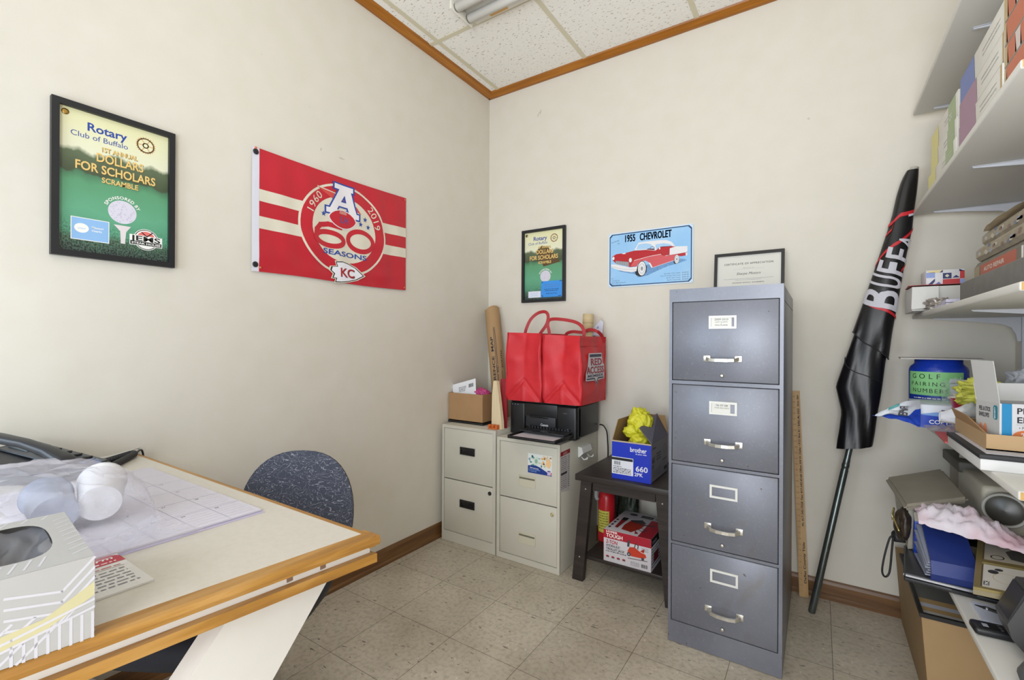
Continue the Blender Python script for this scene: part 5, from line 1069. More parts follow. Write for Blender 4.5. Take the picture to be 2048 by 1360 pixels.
for k, (z, h) in enumerate(((zB, .062), (zB+.062, .062), (zB+.124, .080))):
    flatbox('white carton with yellow and green ends, %s of the far stack on the carton shelf' % ('bottom', 'middle', 'top')[k], -.705+.01*k, -.31-.02*(k % 2), z, h, ((0, .30, YLW, ''), (.68, .92, GRN, 'EN' if k == 2 else '')), 2.158+.004*k, end=YLW)
for k, (z, h, c) in enumerate(((zB, .066, PUR), (zB+.066, .068, PUR), (zB+.134, .072, BLU))):
    flatbox('white carton with a %s far end, %s of the middle stack on the carton shelf' % (('purple', 'purple', 'blue')[k], ('bottom', 'middle', 'top')[k]), -1.115, -.755+.01*k, z, h, ((0, .44 if k < 2 else .36, c, 'LABEL'[:0]), (.97, 1, TAN, '')), 2.156+.003*k, end=c)
for k, h in enumerate((.045, .045, .05, .055)):
    z = zB+sum((.045, .045, .05, .055)[:k]); flatbox('orange-red carton, %s of the near stack on the carton shelf' % ('bottom', 'second', 'third', 'top')[k], -1.33, -1.125, z, h, ((0, .05, TAN, ''), (.05, 1, ORG_, '')) if k % 2 == 0 else ((0, .08, TAN, ''), (.08, .30, ORG_, ''), (.30, .44, '#d9c9c2', ''), (.44, 1, ORG_, '')), 2.158, end=TAN)
for q, (y, z) in enumerate(((-.60, 1.7836), (-.985, 1.7946))): pass
# ---- middle shelf
zC = 1.2484
w1 = thing('white_carton', 'torn open white carton at the far end of the book shelf', 'box', (2.20, -.20, zC)); WCB = mat('#cfccc6', .5)
open_box(w1, 2.118, 2.275, -.285, -.125, zC, 1.338, WCB, CARDI, .003)
MB().prism([(2.118, -.287, 1.338), (2.19, -.289, 1.338), (2.185, -.315, 1.262), (2.112, -.318, 1.256)], (.0, -.0015, 0), mat('#d9d7d4', .5)).build('flap', w1)
MB().prism([(2.108, -.285, 1.343), (2.275, -.287, 1.343), (2.275, -.125, 1.343), (2.118, -.125, 1.343)], (0, 0, .002), mat('#b3585a', .5)).build('lid', w1, 'reddish lid')
tb_ = thing('patterned_carton', 'small red, white and blue geometric patterned carton on the white carton', 'box', (2.21, -.21, 1.345)); MB().box((2.16, -.262, 1.3455), (2.262, -.155, 1.398), mat('#d8d6d8', .45), .001).build('carton', tb_)
a = Art(plane_map((2.16, -.2624, 1.3455), (1, 0, 0), (0, 0, 1)), .102, .0525); c_ = lambda h: mat(h, .45); RD, BD, LB, YE = c_('#c03034'), c_('#2a2d66'), c_('#8f9fd4'), c_('#e0cf96')
for q, m in (([(0, .05), (.045, .052), (.035, .043), (.01, .043)], YE), ([(0, .025), (.024, .025), (.024, .044), (0, .044)], LB), ([(.004, 0), (.024, .022), (.024, .012), (.016, .0)], BD), ([(.045, .02), (.068, .02), (.068, .04), (.045, .04)], BD), ([(.045, .0), (.09, .0), (.09, .018), (.045, .018)], RD), ([(.07, .022), (.08, .031), (.09, .022)], BD), ([(.09, .018), (.102, .018), (.102, .046), (.09, .046)], RD), ([(.09, .0), (.102, .0), (.102, .016), (.09, .016)], LB), ([(.088, .052), (.102, .044), (.088, .044)], BD), ([(.036, .043), (.045, .052), (.045, .043)], BD), ([(.024, 0), (.034, .01), (.042, 0)], c_('#5a6ab0'))): a.poly(q, m, 1)
a.poly([(.0565, .024), (.0625, .030), (.0565, .036), (.0505, .030)], c_('#d8d6b8'), 2); a.build('pattern', tb_)
fo_ = MB(); fo_.blob((2.185, -.345, zC+.018), (.035, .03, .022), mat('#b5aca4', .3, .4, var=.4, scale=60, hex2='#7d6e66'), 4, .7, 10, 5, flat=zC); one(fo_, 'crumpled_foil', 'crumpled foil wrapper in front of the torn white carton', 'wrapper')
pp = MB()
for k in range(2): pp.prism([(2.160+.012*k, -.41-.02*k, zC+.001+.012*k), (2.165, -.55, zC+.001+.012*k), (2.26, -.56, zC+.001+.012*k), (2.26, -.40, zC+.001+.012*k)], (0, 0, .010), mat('#c9c4d8', .55))
one(pp, 'folded_papers', 'pale lilac folded papers on the front edge of the book shelf', 'paper')
sb = thing('grey_case', 'long flat dark grey case at the bottom of the book stack', 'case', (2.30, -.95, zC)); MB().box((2.168, -1.32, zC), (2.43, -.705, 1.303), mat('#6d6a66', .55, var=.4, scale=30, hex2='#56534f'), .003).build('case', sb); 
MB().box((2.20, -.704, zC+.022), (2.40, -.640, 1.298), mat('#5b5856', .55), .002).build('end_piece', sb)
def book(label, x0, x1, y0, y1, z0, z1, m, tilt=0, spine=None, M=None):
    t = thing('book', label, 'book', ((x0+x1)/2, (y0+y1)/2, z0), 'old books stacked on the shelf'); PGS = mat('#cfc4ac', .8, var=.5, scale=120, hex2='#b2a68c', stretch=(1, 1, 40))
    T = Matrix.Translation((x0, y0, z0)) @ Matrix.Rotation(tilt, 4, 'X') @ Matrix.Translation((-x0, -y0, -z0)); h = z1-z0
    b = MB(T); b.box((x0, y0, z0), (x1, y1, z0+.004), m, .001).box((x0, y0, z1-.004), (x1, y1, z1), m, .001); b.prism([(x0-.0, y0, z0), (x0-.007, y0, z0+.25*h), (x0-.007, y0, z0+.75*h), (x0, y0, z1), (x0+.004, y0, z1-.001), (x0+.004, y0, z0+.001)], (0, y1-y0, 0), m); b.build('cover', t)
    MB(T).box((x0+.004, y0+.004, z0+.0042), (x1-.004, y1-.004, z1-.0042), PGS).build('pages', t)
    if spine:
        a = Art(lambda u, v, hh: T @ Vector((x0-.0073-hh, y1-u, z0+h*.25+v)), y1-y0, h*.5); spine(a, y1-y0, h*.5); a.build('spine_print', t)
TANB = mat('#a59a86', .7, var=.5, scale=18, hex2='#7d7264'); GRB = mat('#7a7468', .6, var=.4, scale=25, hex2='#5a554c')
def sp1(a, W, H): a.rect(0, 0, W, H, GRB, 0); a.rect(.06, 0, W*.55, H, mat('#b4573e', .5), 1); a.rect(.0, 0, .05, H, mat('#9a8a6c', .5), 1); a.text('AUTO REPAIR', .09, H*.28, H*.42, mat('#d8cfc4', .5), 2, True, al='l', fit=.16); a.rect(W*.60, 0, W*.62, H, PW, 1); a.rect(W*.70, 0, W*.71, H, PW, 1); a.rect(W*.8, H*.2, W*.97, H*.8, mat('#4a4640', .5), 1)
def sp2(a, W, H):
    rd = random.Random(4); a.rect(0, 0, W, H, TANB, 0)
    for k in range(26): a.ell((rd.random()*W, rd.random()*H), .012, H*.25, mat(('#8e93a4', '#7a5f54', '#b9b0a0', '#5e6a80')[k % 4], .5), 1+k % 3, 10)
book('thick book with an orange spine panel lying on the grey case', 2.205, 2.425, -1.31, -.705, 1.3036, 1.356, GRB, 0, sp1)
book('pale mottled book lying above the orange-panelled book', 2.202, 2.42, -1.29, -.735, 1.3566, 1.393, TANB, R(-.6)*0, sp2)
book('faded tan book near the top of the book stack', 2.208, 2.42, -1.30, -.765, 1.3936, 1.428, TANB, 0, sp2)
pg = MB(); pg.grid(lambda u, v: Vector((2.20+.20*v+.01*math.sin(u*6), -1.29+.50*u, 1.4292+.055*(1-u)*(.4+.6*v)+.006*noise.noise(Vector((u*6, v*5, 1))))), 24, 12, mat('#bfae90', .8, var=.5, scale=30, hex2='#9c8768')); pg.grid(lambda u, v: Vector((2.195+.05*v+.012*noise.noise(Vector((u*20, v*3, 1))), -1.30+.16*u, 1.4856+.015*v+.01*noise.noise(Vector((u*14, v*3, 7))))), 20, 6, mat('#b39a78', .8)); one(pg, 'torn_paper', 'torn brown paper with ragged edges on top of the book stack', 'paper')
# ---- fourth shelf
zD = .8604
jr = thing('jar', 'large blue plastic jar with a green hand-lettered GOLF PAIRING NUMBERS label', 'jar', (2.20, -.21, zD)); JX, JY, JR_ = 2.203, -.205, .083; JB = mat('#173bb0', .3)
MB().lathe([(JR_-.006, 0), (JR_, .006), (JR_, .176), (JR_-.004, .188), (JR_-.016, .200), (JR_-.016, .2155), (JR_-.020, .2155), (JR_-.020, .19)], (JX, JY, zD), JB, seg=40).build('body', jr)
jm = lambda u, v, h: Vector((JX+(JR_+.0004+h)*math.sin(u/JR_-.45), JY-(JR_+.0004+h)*math.cos(u/JR_-.45), zD+v))
a = Art(jm, .2, .2, .0003, .01); a.rect(-.075, .086, .10, .171, mat('#8fd08a', .6), 0); a.text('GOLF', -.058, .146, .018, K, 1, False, 1.0, al='l', track=.35); a.text('PAIRING', -.062, .120, .015, K, 1, False, 1, al='l', track=.22); a.text('NUMBERS', -.056, .096, .015, K, 1, False, 1, al='l', track=.14)
a.rect(-.08, .0, .10, .0855, mat('#1a3a9c', .35), 0); a.scrib(-.05, .05, .074, .004, PW, 1, 4); a.build('label', jr)
one(MB().prism([(2.085, -.30, 1.0765), (2.31, -.285, 1.0765), (2.335, -.12, 1.0765), (2.10, -.11, 1.0765)], (0, 0, .004), mat('#bdb8b4', .55)), 'white_card', 'flat white card lying over the mouth of the blue jar', 'card')
rm = thing('paper_ream', 'opened ream of copy paper in a blue and white wrapper on the jar shelf', 'paper', (2.2, -.44, zD)); RW = mat('#2147b8', .3); RWW = mat('#cfd4de', .35)
MB().box((2.104, -.500, zD+.0004), (2.36, -.315, zD+.075), RWW, .003).build('ream', rm)
a = Art(plane_map((2.104, -.5005, zD), (1, 0, 0), (0, 0, 1)), .256, .075); a.rect(0, 0, .256, .042, RW, 1); a.poly([(0, .042), (.05, .052), (.13, .040), (.13, .034)], mat('#7aa3dc', .35), 2); a.text('COPY PAPER', .030, .014, .013, PW, 3, True, al='l', fit=.105); a.scrib(.06, .10, .055, .006, INK, 2, 3); a.build('print', rm)
def flap(u, v, h=0):
    z0 = zD+.002+.086*v; y0 = -.502-.012*math.sin(math.pi*v)-.02*u; zt = zD+.028+.012*v; k = .007*noise.noise(Vector((u*4, v*4, 2)))
    return Vector((2.112-.125*u*(1-.12*v), y0-.03*math.sin(math.pi*u)*v+k-h, z0+(zt-z0)*u**1.3+.010*math.sin(math.pi*u)+k))
b = MB(); b.grid(flap, 22, 16, mat('#cdd2da', .3)); b.build('torn_flap', rm, 'torn white and blue wrapper end')
a = Art(lambda u, v, h: flap(u, v, h+.0012), 1, 1, .0005, .05); a.poly([(0, 0), (1, 0), (1, .3), (.35, .25), (.12, .62), (0, .7)], RW, 1); a.text('PAPER', .30, .80, .2, DG, 2, True, .5, rot=-90, al='l', fit=.55); a.poly([(.5, .8), (.75, .75), (.75, .95), (.5, 1)], mat('#4f9a9a', .4), 2); a.build('flap_print', rm)
bw = thing('red_bowl', 'red plastic bowl of odds and ends behind the white plastic bag on the jar shelf', 'bowl', (2.235, -.575, zD)); b = MB(); b.lathe([(.030, 0), (.034, .004), (.062, .105), (.066, .108), (.060, .106), (.031, .008)], (2.232, -.572, zD+.0004), mat('#b81c22', .3), seg=32); b.build('bowl', bw)
b = MB(); b.blob((2.232, -.572, zD+.105), (.052, .052, .022), mat('#d4d0cc', .5), 4, .5, 9, 8); one(b, 'tissue_paper', 'crumpled white tissue paper filling the red bowl', 'paper')
LIL = mat('#c9c6d4', .4); b = MB(); b.prism([(2.20, -.42, zD+.085), (2.262, -.41, zD+.09), (2.268, -.40, zD+.152), (2.20, -.405, zD+.155)], (0, .002, 0), LIL); t = thing('snack_pouch', 'white and purple printed pouch behind the red bowl', 'pouch', (2.235, -.41, zD+.08)); b.build('pouch', t)
a = Art(plane_map((2.20, -.4225, zD+.085), (.062, .01, 0), (0, .1, 1)), .065, .07); a.ell((.042, .025), .018, .014, mat('#5a4a7a', .4), 1); a.scrib(.0, .06, .055, .004, mat('#5a4a7a', .4), 1, 2); a.scrib(.0, .06, .008, .004, mat('#5a4a7a', .4), 1, 5); a.build('print', t)
b = MB(); b.grid(lambda u, v: Vector((2.175+.05*u, -.44+.02*v, zD+.075+.07*v+.01*noise.noise(Vector((u*6, v*6, 3)))+.02*u)), 14, 14, film('#cfe6d0', .35, .08, 'clear_wrapper')); one(b, 'clear_wrapper', 'crinkled clear wrapper in front of the green jar label', 'wrapper')
YL2 = mat('#cfd05a', .5, var=.3, scale=25, hex2='#b8b83c'); b = MB(); b.blob((2.235, -.63, zD+.125), (.055, .05, .040), YL2, 5, .5, 8, 11); b.blob((2.30, -.72, zD+.13), (.10, .07, .035), YL2, 5, .5, 8, 13); one(b, 'yellow_cloth', 'crumpled yellow cloth behind the envelope box on the jar shelf', 'cloth')
wb = MB(); WPB = mat('#d8dae2', .4, var=.15, scale=12, hex2='#c2c5d2')
def wbag(u, v):
    w = .012+.030*u; return Vector((2.128+.12*u, -.70-.02*math.sin(6*u), zD+.062+.02*u))+Vector((0, -.05*math.cos(2*math.pi*v)*(.3+.7*u), w*math.sin(2*math.pi*v)*1.2))*(1+.25*noise.noise(Vector((u*8, math.cos(6.28*v)*2, math.sin(6.28*v)*2))))
wb.grid(wbag, 24, 28, WPB); one(wb, 'white_plastic_bag', 'twisted white plastic bag lying in front of the red bowl', 'bag')
ps = MB(); ps.blob((2.38, -.42, zD+.155), (.045, .06, .04), WPB, 4, .6, 9, 17); one(ps, 'crumpled_wrap', 'crumpled pale plastic wrap high at the back of the jar shelf', 'wrap')
pd_ = MB(); pd_.box((2.305, -.78, zD), (2.43, -.58, zD+.085), mat('#b8ada0', .7)); one(pd_, 'small_carton', 'small plain carton under the yellow cloth on the jar shelf', 'box')
hd = thing('black_rim_box', 'shallow white box with a black rim under the cardboard tray', 'box', (2.28, -.93, zD)); MB().box((2.128, -1.105, zD), (2.43, -.80, zD+.024), mat('#d4d3d2', .5), .001).build('box', hd)
b = MB(); b.box((2.126, -1.107, zD+.0242), (2.432, -.798, zD+.0335), mat('#232326', .6), .001); b.box((2.14, -1.09, zD+.0336), (2.42, -.81, zD+.0345), mat('#c4c3cc', .5)); b.build('rim', hd)
a = Art(plane_map((2.128, -1.1055, zD), (1, 0, 0), (0, 0, 1)), .3, .024)
for k in range(3): a.rect(.10, .004+.006*k, .29, .005+.006*k, mat('#b5b5b8', .6), 1)
a.build('print', hd)
ct_ = thing('cardboard_tray', 'shallow brown cardboard tray holding the envelope box', 'box', (2.28, -.88, zD+.035)); open_box(ct_, 2.150, 2.43, -1.045, -.76, zD+.0348, zD+.070, CARDL, CARDI, .003)
MB().prism([(2.150, -1.04, zD+.070), (2.150, -.765, zD+.070), (2.138, -.78, zD+.098), (2.140, -.93, zD+.095)], (.003, 0, 0), CARD).build('flap', ct_)
pe = thing('envelope_box', 'white and grey envelope box with a blue stripe and orange 250 count badge', 'box', (2.25, -.95, zD+.039)); PGY = mat('#b9b8b6', .5); PM2 = Matrix.Translation((2.174, -1.030, zD+.0385)) @ Matrix.Rotation(R(16), 4, 'Z'); px, py, phh = .22, .080, .100
b = MB(PM2); b.box((0, 0, 0), (px, py, .002), PGY)
for lo, hi in (((0, 0, .002), (px, .002, phh)), ((0, py-.002, .002), (px, py, phh)), ((0, .002, .002), (.002, py-.002, phh)), ((px-.002, .002, .002), (px, py-.002, phh))): b.box(lo, hi, PGY)
b.build('box', pe); b = MB(PM2); b.prism([(0, .0, phh), (0, .078, phh), (-.012, .078, phh+.095), (-.012, .0, phh+.095)], (.0015, 0, 0), mat('#c4c3c1', .5)); b.build('flap', pe); b = MB(PM2); b.prism([(0, py, phh), (px, py, phh), (px, py+.01, phh+.04), (.0, py+.01, phh+.04)], (0, .0015, 0), PWT); b.build('flap', pe)
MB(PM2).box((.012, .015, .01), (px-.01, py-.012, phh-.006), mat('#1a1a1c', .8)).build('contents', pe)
a = Art(lambda u, v, h: PM2 @ Vector((u, -.0003-h, v)), px, phh); a.rect(0, 0, px, phh, mat('#dad9dc', .5), 0); a.rect(.004, .0, .022, phh, mat('#2e8cc0', .4), 1); a.text('PEEL & STICK', .030, .078, .0135, INK, 1, True, al='l', fit=.12); a.text('ENVELOPES', .030, .058, .0135, INK, 1, True, al='l', fit=.11); a.line([(.03, .054), (.2, .054)], .0006, GREYINK, 1); a.text('\u2022 Privacy Tint', .034, .044, .006, INK, 1, al='l')
a.ell((.048, .026), .026, .016, mat('#df7f4e', .4), 1); a.text('250', .048, .026, .010, PW, 2, True); a.text('Count', .048, .016, .006, PW, 2, True); a.build('front_print', pe)
a = Art(lambda u, v, h: PM2 @ Vector((-.0003-h, py-u*.64, v)), py, phh); TL = mat('#2f7f92', .4); a.text('PEEL & STICK', .018, .078, .010, INK, 1, True, al='l', fit=.062); a.text('ENVELOPES', .018, .064, .010, INK, 1, True, al='l', fit=.055); a.poly(rc(.095, .062, .117, .094, .004), TL, 1); a.text('SECURITY', .106, .064, .006, PW, 2, True, rot=90, al='l', fit=.026); a.ell((.028, .035), .009, .013, mat('#d98c6a', .4), 1); a.ell((.052, .035), .010, .014, mat('#d98c6a', .4), 1); a.bars(.098, .010, .115, .022, INK, 1); a.build('side_print', pe)
for lb, c, q in (('red folder hanging over the front edge of the jar shelf', '#c8504e', [(2.133, -.60, zD+.001), (2.22, -.60, zD+.001), (2.22, -.79, zD+.001), (2.124, -.79, zD+.001)]), ('lime green folder on top of the red folder on the jar shelf', '#93b04a', [(2.150, -.66, zD+.006), (2.23, -.66, zD+.006), (2.23, -.788, zD+.006), (2.140, -.788, zD+.006)])): one(MB().prism(q, (0, 0, .004), mat(c, .5)), 'folder', lb, 'folder')
b = MB(); b.prism([(2.124, -.60, zD-.016), (2.124, -.79, zD-.016), (2.124, -.79, zD+.004), (2.124, -.60, zD+.004)], (.004, 0, 0), mat('#c8504e', .5)); b.bm.free()
b = MB(); b.grid(lambda u, v: Vector((2.118+.10*v, -.52-.10*u, zD+.006+.02*abs(noise.noise(Vector((u*5, v*6, 1))))+.008*v)), 16, 14, film('#d8d4d8', .5, .1, 'wrap_film')); one(b, 'clear_sleeve', 'crinkled clear sleeve lying under the white plastic bag', 'sleeve')
# ---- bottom shelf
zE = .4459
lp = thing('laptop', 'closed silver-edged grey laptop jutting out from the lowest shelf', 'laptop', (2.21, -.62, zE)); LPG = mat('#4a4a4e', .3, .3, var=.3, scale=20, hex2='#3c3c40'); SLV = mat('#a9aab0', .22, .85)
LM = Matrix.Translation((2.044, -.752, zE+.0004)) @ Matrix.Rotation(R(-7), 4, 'Z')
b = MB(LM); b.box((0, 0, .0), (.335, .255, .012), mat('#222226', .4), .003); b.build('base', lp); b = MB(LM); b.box((0, 0, .0125), (.335, .255, .024), LPG, .004, seg=3); b.build('lid', lp); b = MB(LM); b.box((.004, -.0012, .0155), (.331, .0, .0205), SLV); b.box((-.0012, .004, .0155), (0, .25, .0205), SLV); b.build('silver_trim', lp); MB(LM).box((.10, -.002, .003), (.15, .001, .011), mat('#101013', .4)).build('latch', lp)
bi = thing('blue_binder', 'thick royal blue binder of papers lying on the laptop', 'binder', (2.14, -.66, zE+.03)); BIN = mat('#22357a', .35); BIN2 = mat('#3b4270', .3); zL = zE+.0252
b = MB(); Lr = lambda x: [(x, -.765, zL), (x, -.778, zL+.022), (x, -.765, zL+.055), (x, -.60, zL+.125), (x, -.597, zL+.120), (x, -.755, zL+.050), (x, -.768, zL+.022), (x, -.757, zL+.004), (x, -.58, zL+.004), (x, -.58, zL)]
b.loft([Lr(2.100), Lr(2.196)], BIN, smooth=False); b.build('cover', bi)
b = MB()
for k in range(6): b.prism([(2.090+.003*(k % 3), -.752, zL+.006+.007*k), (2.19, -.752, zL+.006+.007*k), (2.19, -.59, zL+.008+.018*k), (2.086+.004*(k % 2), -.60, zL+.008+.018*k)], (0, 0, .003), mat('#8f93a4', .5))
b.build('papers', bi); MB().box((2.088, -.585, zL), (2.18, -.555, zL+.135), mat('#1c3fa6', .35), .002).build('back_panel', bi)
pk = MB(); PKB = mat('#d9d0d8', .4, var=.75, scale=9, hex2='#cf9aa6')
def pbag(u, v):
    th = math.pi*v; w = .012+.048*math.sin(math.pi*min(1, u*1.1+.15))**1.5; p = Vector((2.085+.30*u, -.62-.135*u, zL+.128-.010*u)); k = noise.noise(Vector((u*14, v*7, 3)))+.5*noise.noise(Vector((u*33, v*14, 9)))
    return p+Vector((0, -.065*math.cos(th), w*math.sin(th)*(1+.35*k)+.006*k))
pk.grid(pbag, 48, 24, PKB); one(pk, 'pink_plastic_bag', 'crinkled pink and white plastic bag lying over the blue binder', 'bag')
pq = thing('plaque', 'gold-edged plaque with a white dealership card lying on the lowest shelf', 'plaque', (2.22, -.8, zL)); GLD = mat('#8a7a48', .4, .4); 
QM = plane_map((2.168, -.955, zL+.062), Vector((.15, .31, .035)), Vector((-.31, .15, .12)))   # u away along the shelf, v towards its front
QO = Vector((2.150, -.945, zL+.070)); QU = Vector((.075, .325, .02)).normalized(); QV = Vector((.99, -.20, .10)).normalized(); QV = (QV-QU*QV.dot(QU)).normalized(); qm = lambda u, v, h: QO+QU*u+QV*v+QV.cross(QU)*(-h)*-1 if False else QO+QU*u+QV*v+Vector((0, 0, 1))*h
b = MB(); b.prism([qm(0, 0, -.014), qm(.34, 0, -.014), qm(.34, .13, -.014), qm(0, .13, -.014)], (0, 0, .012), mat('#8c7f60', .5)); b.build('backing', pq)
b = MB()
for q in ([(0, 0), (.34, 0), (.325, .012), (.012, .012)], [(.34, 0), (.34, .13), (.325, .118), (.325, .012)], [(.34, .13), (0, .13), (.012, .118), (.325, .118)], [(0, .13), (0, 0), (.012, .012), (.012, .118)], [(.165, .012), (.185, .012), (.185, .118), (.165, .118)]): b.prism([qm(u, v, -.0018) for u, v in q], (0, 0, .006), GLD)
b.build('gold_frame', pq)
a = Art(lambda u, v, h: qm(.018+v, .115-u, .0012+h), .1, .14); a.rect(0, 0, .10, .142, mat('#d6d2c8', .45), 0)
b2_ = a; a.text('Sharpe Motors', .018, .02, .011, INK, 1, False, rot=90, al='l', slant=.25, fit=.10); a.scrib(.04, .045, .03, .05, GREYINK, 1, 2); a.ell((.082, .10), .010, .012, INK, 1, 14); a.ell((.072, .118), .008, .008, INK, 1, 12); a.ring((.06, .07), .022, .03, .001, mat('#b79a6a', .5), 1); a.rect(.088, .012, .098, .036, INK, 1); a.text('GMC', .096, .013, .007, PW, 2, True, rot=90, al='l', fit=.022); a.build('card', pq)
a = Art(lambda u, v, h: qm(.19+v, .115-u, .0012+h), .1, .13); a.rect(0, 0, .10, .132, mat('#b5ac9c', .5), 0); a.poly([(.02, .02), (.05, .03), (.06, .08), (.04, .11), (.02, .09)], mat('#4a4844', .5), 1); a.ring((.075, .03), .012, .014, .003, mat('#4a4844', .5), 1); a.build('picture', pq)
un = MB(); un.box((2.175, -.90, zE+.0003), (2.40, -.80, zE+.006), mat('#c9cede', .6)); one(un, 'crumpled_paper', 'pale blue-white paper under the gold plaque on the lowest shelf', 'paper')
bk = MB(); bk.box((2.215, -.795, zL), (2.40, -.56, zL+.050), mat('#9c8f74', .6), .002); one(bk, 'tan_frames', 'tan boards stacked under the gold plaque beside the blue binder', 'board')
cy = thing('folding_umbrella', 'black folded umbrella with a hanging wrist strap behind the laptop', 'umbrella', (2.11, -.47, zL)); b = MB(); b.lathe([(.014, 0), (.0185, .004), (.0185, .10), (.016, .104), (.016, .24)], (2.045, -.50, zL+.0190), mat('#26262a', .4), (1, .25, 0), 20); b.build('handle', cy)
b = MB(); b.tube(smooth([(2.047, -.50, zL+.020), (2.036, -.505, zL+.010), (2.022, -.512, zL-.05), (2.016, -.515, zL-.10), (2.024, -.513, zL-.118), (2.036, -.508, zL-.10), (2.042, -.504, zL-.03), (2.046, -.50, zL+.018)]), .0030, K); b.build('wrist_strap', cy)
cs = thing('projector_case', 'old grey-beige case with rounded corners, lid tilted, behind the pink bag', 'case', (2.14, -.45, zL)); CSM = mat('#8f887a', .55, var=.3, scale=20, hex2='#7d7669'); CSL = mat('#b3ad9e', .45)
b = MB(); P0 = [(2.040, -.34, .628), (2.20, -.30, .676), (2.212, -.59, .655), (2.06, -.62, .610)]
b.prism(P0, (0, 0, .020), CSM); bmesh.ops.bevel(b.bm, geom=list(b.bm.edges), offset=.008, segments=3, affect='EDGES'); b.build('lid', cs)
b = MB(); b.prism([(2.078, -.36, zL+.0), (2.078, -.545, zL+.0), (2.074, -.585, .612), (2.060, -.36, .625)], (.10, .02, .02), CSL); b.build('body', cs)
b = MB(); b.prism([(2.085, -.605, .585), (2.18, -.59, .605), (2.18, -.59, .642), (2.082, -.612, .612)], (0, -.012, 0), CSL); b.build('rim', cs)
po = thing('leather_pouch', 'dark brown leather pouch with gold clasps hanging beside the grey-beige case', 'pouch', (2.055, -.52, .56)); BRN = mat('#3a3027', .4, var=.5, scale=40, hex2='#241c16')
b = MB(); b.blob((2.060, -.545, .548), (.018, .042, .045), BRN, 4, .2, 5, 21); b.blob((2.066, -.575, .560), (.016, .03, .05), BRN, 4, .2, 5, 22); b.build('pouch', po); b = MB(); b.tube(smooth([(2.044, -.53, .592), (2.040, -.56, .57), (2.05, -.60, .54)]), .003, mat('#b9a468', .3, .8)); b.tube([(2.04, -.54, .585), (2.035, -.565, .58), (2.037, -.57, .565), (2.042, -.545, .57)], .0022, mat('#d2c79a', .3, .8), closed=True); b.build('clasp', po)
pj_ = thing('film_projector', 'old beige projector with a large round dark lens under the jar shelf', 'projector', (2.33, -.50, zE)); 
b = MB(); b.box((2.24, -.585, zL+.105), (2.43, -.30, .715), CSL, .010); b.box((2.230, -.36, .70), (2.42, -.12, .735), mat('#4c4942', .6), .004); b.box((2.25, -.29, zE+.001), (2.42, -.12, .70), CSM, .006); b.build('body', pj_)
b = MB(); b.lathe([(.044, 0), (.048, .004), (.048, .045), (.044, .050), (.040, .042)], (2.292, -.583, .655), mat('#a5a39c', .4), (-.32, -1, .08), 32, cap=False); b.build('lens_ring', pj_); b = MB(); b.lathe([(.0001, .047), (.030, .045), (.041, .041)], (2.292, -.583, .655), mat('#37352f', .3), (-.32, -1, .08), 32, cap=False); b.build('lens', pj_)
b = MB(); b.cyl((2.245, -.30, .760), (2.30, -.31, .755), .022, mat('#aaa595', .4)); b.box((2.255, -.40, .738), (2.33, -.34, .775), CSL, .006); b.build('control_knob', pj_)
rmt = thing('remote_control', 'black remote control lying across the lowest shelf', 'remote control', (2.2, -.96, zE)); RM = Matrix.Translation((2.147, -.982, zE+.0004)) @ Matrix.Rotation(R(4), 4, 'Z')
MB(RM).box((0, 0, 0), (.18, .048, .018), mat('#1d1d20', .35), .007, seg=3).build('body', rmt); b = MB(RM)
for i in range(9):
    for j in range(3): b.cyl((.05+.013*i, .012+.012*j, .0175), (.05+.013*i, .012+.012*j, .0195), .0035, mat('#3c3d42', .5), seg=10)
b.build('buttons', rmt); MB(RM).box((.018, .016, .0178), (.028, .030, .0186), mat('#a9adb8', .4)).build('power_button', rmt)
pn = thing('pen', 'black ballpoint pen on the lowest shelf beyond the remote', 'pen', (2.2, -.83, zE)); b = MB(); b.lathe([(.001, 0), (.0035, .014), (.0055, .018), (.006, .07), (.0045, .074), (.0045, .12)], (2.178, -.822, zE+.0065), K, (1, -.50, 0), 14); b.build('barrel', pn); b = MB(); b.lathe([(.0062, 0), (.0062, .006)], (2.197, -.8315, zE+.0065), SLV, (1, -.50, 0), 14); b.build('ring', pn)
kn = MB(); kn.lathe([(.026, 0), (.030, .006), (.030, .022), (.026, .030), (.012, .032), (.012, .026)], (2.262, -.905, zE+.0003), mat('#17171a', .35), (0, 0, 1), 28); one(kn, 'lens_cap', 'black round lens cap between the pen and the dark grey device', 'lens cap')
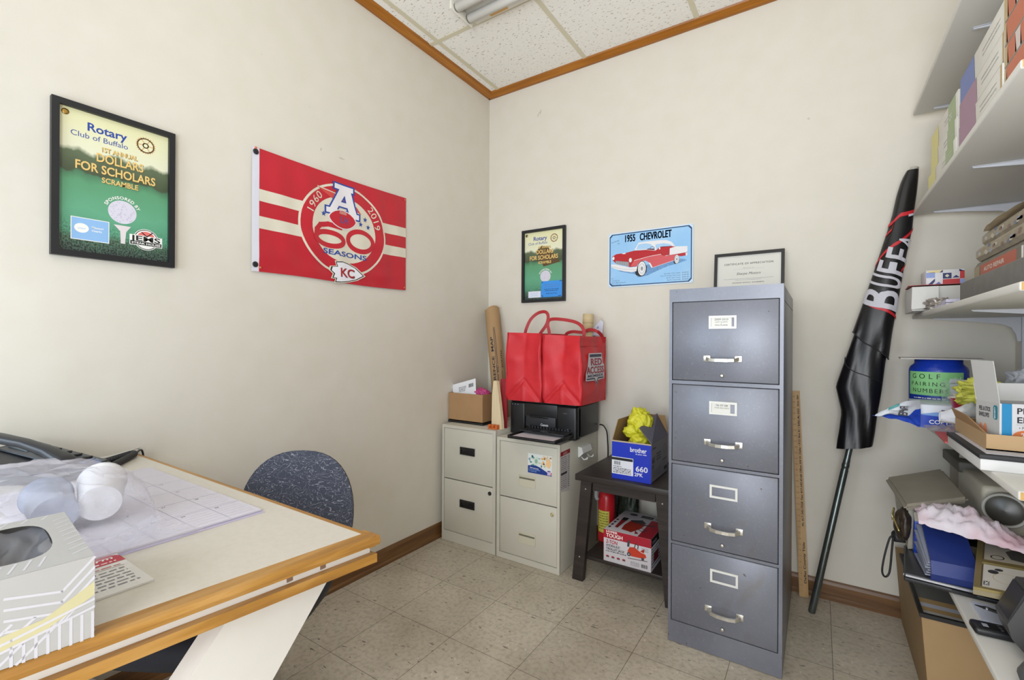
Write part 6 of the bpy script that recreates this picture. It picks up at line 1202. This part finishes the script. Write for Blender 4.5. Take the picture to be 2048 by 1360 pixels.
dv = thing('desk_device', 'dark grey wedge-shaped machine at the right edge on the lowest shelf', 'device', (2.33, -1.0, zE)); DGY = mat('#4b4a4a', .4); b = MB(); b.prism([(2.189, -1.06, zE+.045), (2.225, -1.06, zE+.0003), (2.43, -1.06, zE+.0003), (2.43, -1.06, zE+.17), (2.215, -1.06, zE+.155), (2.181, -1.06, zE+.075)], (0, .085, 0), DGY); b.build('body', dv)
b = MB(); b.prism([(2.188, -1.055, zE+.082), (2.213, -1.055, zE+.148), (2.213, -.98, zE+.148), (2.188, -.98, zE+.082)], (-.004, 0, .002), mat('#36363a', .3)); b.build('screen', dv)
gd = MB(); gd.lathe([(.02, 0), (.075, .006), (.082, .03), (.07, .055), (.03, .062)], (2.250, -1.18, zE+.0004), mat('#5a5a5c', .5), (0, 0, 1), 32); one(gd, 'round_grey_object', 'rounded grey object at the very corner of the lowest shelf', 'object')
# ---- cardboard box on the floor
fb_ = thing('cardboard_box', 'large brown cardboard box on the floor under the shelves, framed pictures on top', 'box', (2.25, -.4, 0)); CB2 = mat('#a3865f', .75, var=.3, scale=10, hex2='#937550')
b = MB(); xb = lambda z: 2.122-.022*z/.30; b.prism([(xb(0), -.63, .001), (2.43, -.63, .001), (2.43, -.63, .30), (xb(.30), -.63, .30)], (0, .59, 0), CB2); b.build('box', fb_)
b = MB(); b.box((2.30, -.6306, .001), (2.40, -.6301, .10), mat('#c9b890', .35)); b.build('packing_tape', fb_)
fr = thing('framed_picture', 'black-framed grey picture lying on the floor cardboard box under the laptop', 'picture', (2.25, -.45, .30)); PMq = lambda u, v, h: Vector((2.096+u, -.632+v, .3006+h+.04*v))
frame_mb(PMq, .33, .44, .010, .012, K).build('frame', fr); a = Art(PMq, .33, .44); a.rect(.01, .01, .32, .43, mat('#6a6a68', .3), 20); a.rect(.01, .0105, .32, .045, mat('#c8c6c4', .5), 24); a.rect(.01, .045, .32, .07, mat('#bb9a68', .6), 25); a.rect(.01, .07, .32, .095, mat('#c4c6d2', .5), 26); a.rect(.01, .095, .32, .125, mat('#bb9a68', .6), 27); a.build('picture', fr)
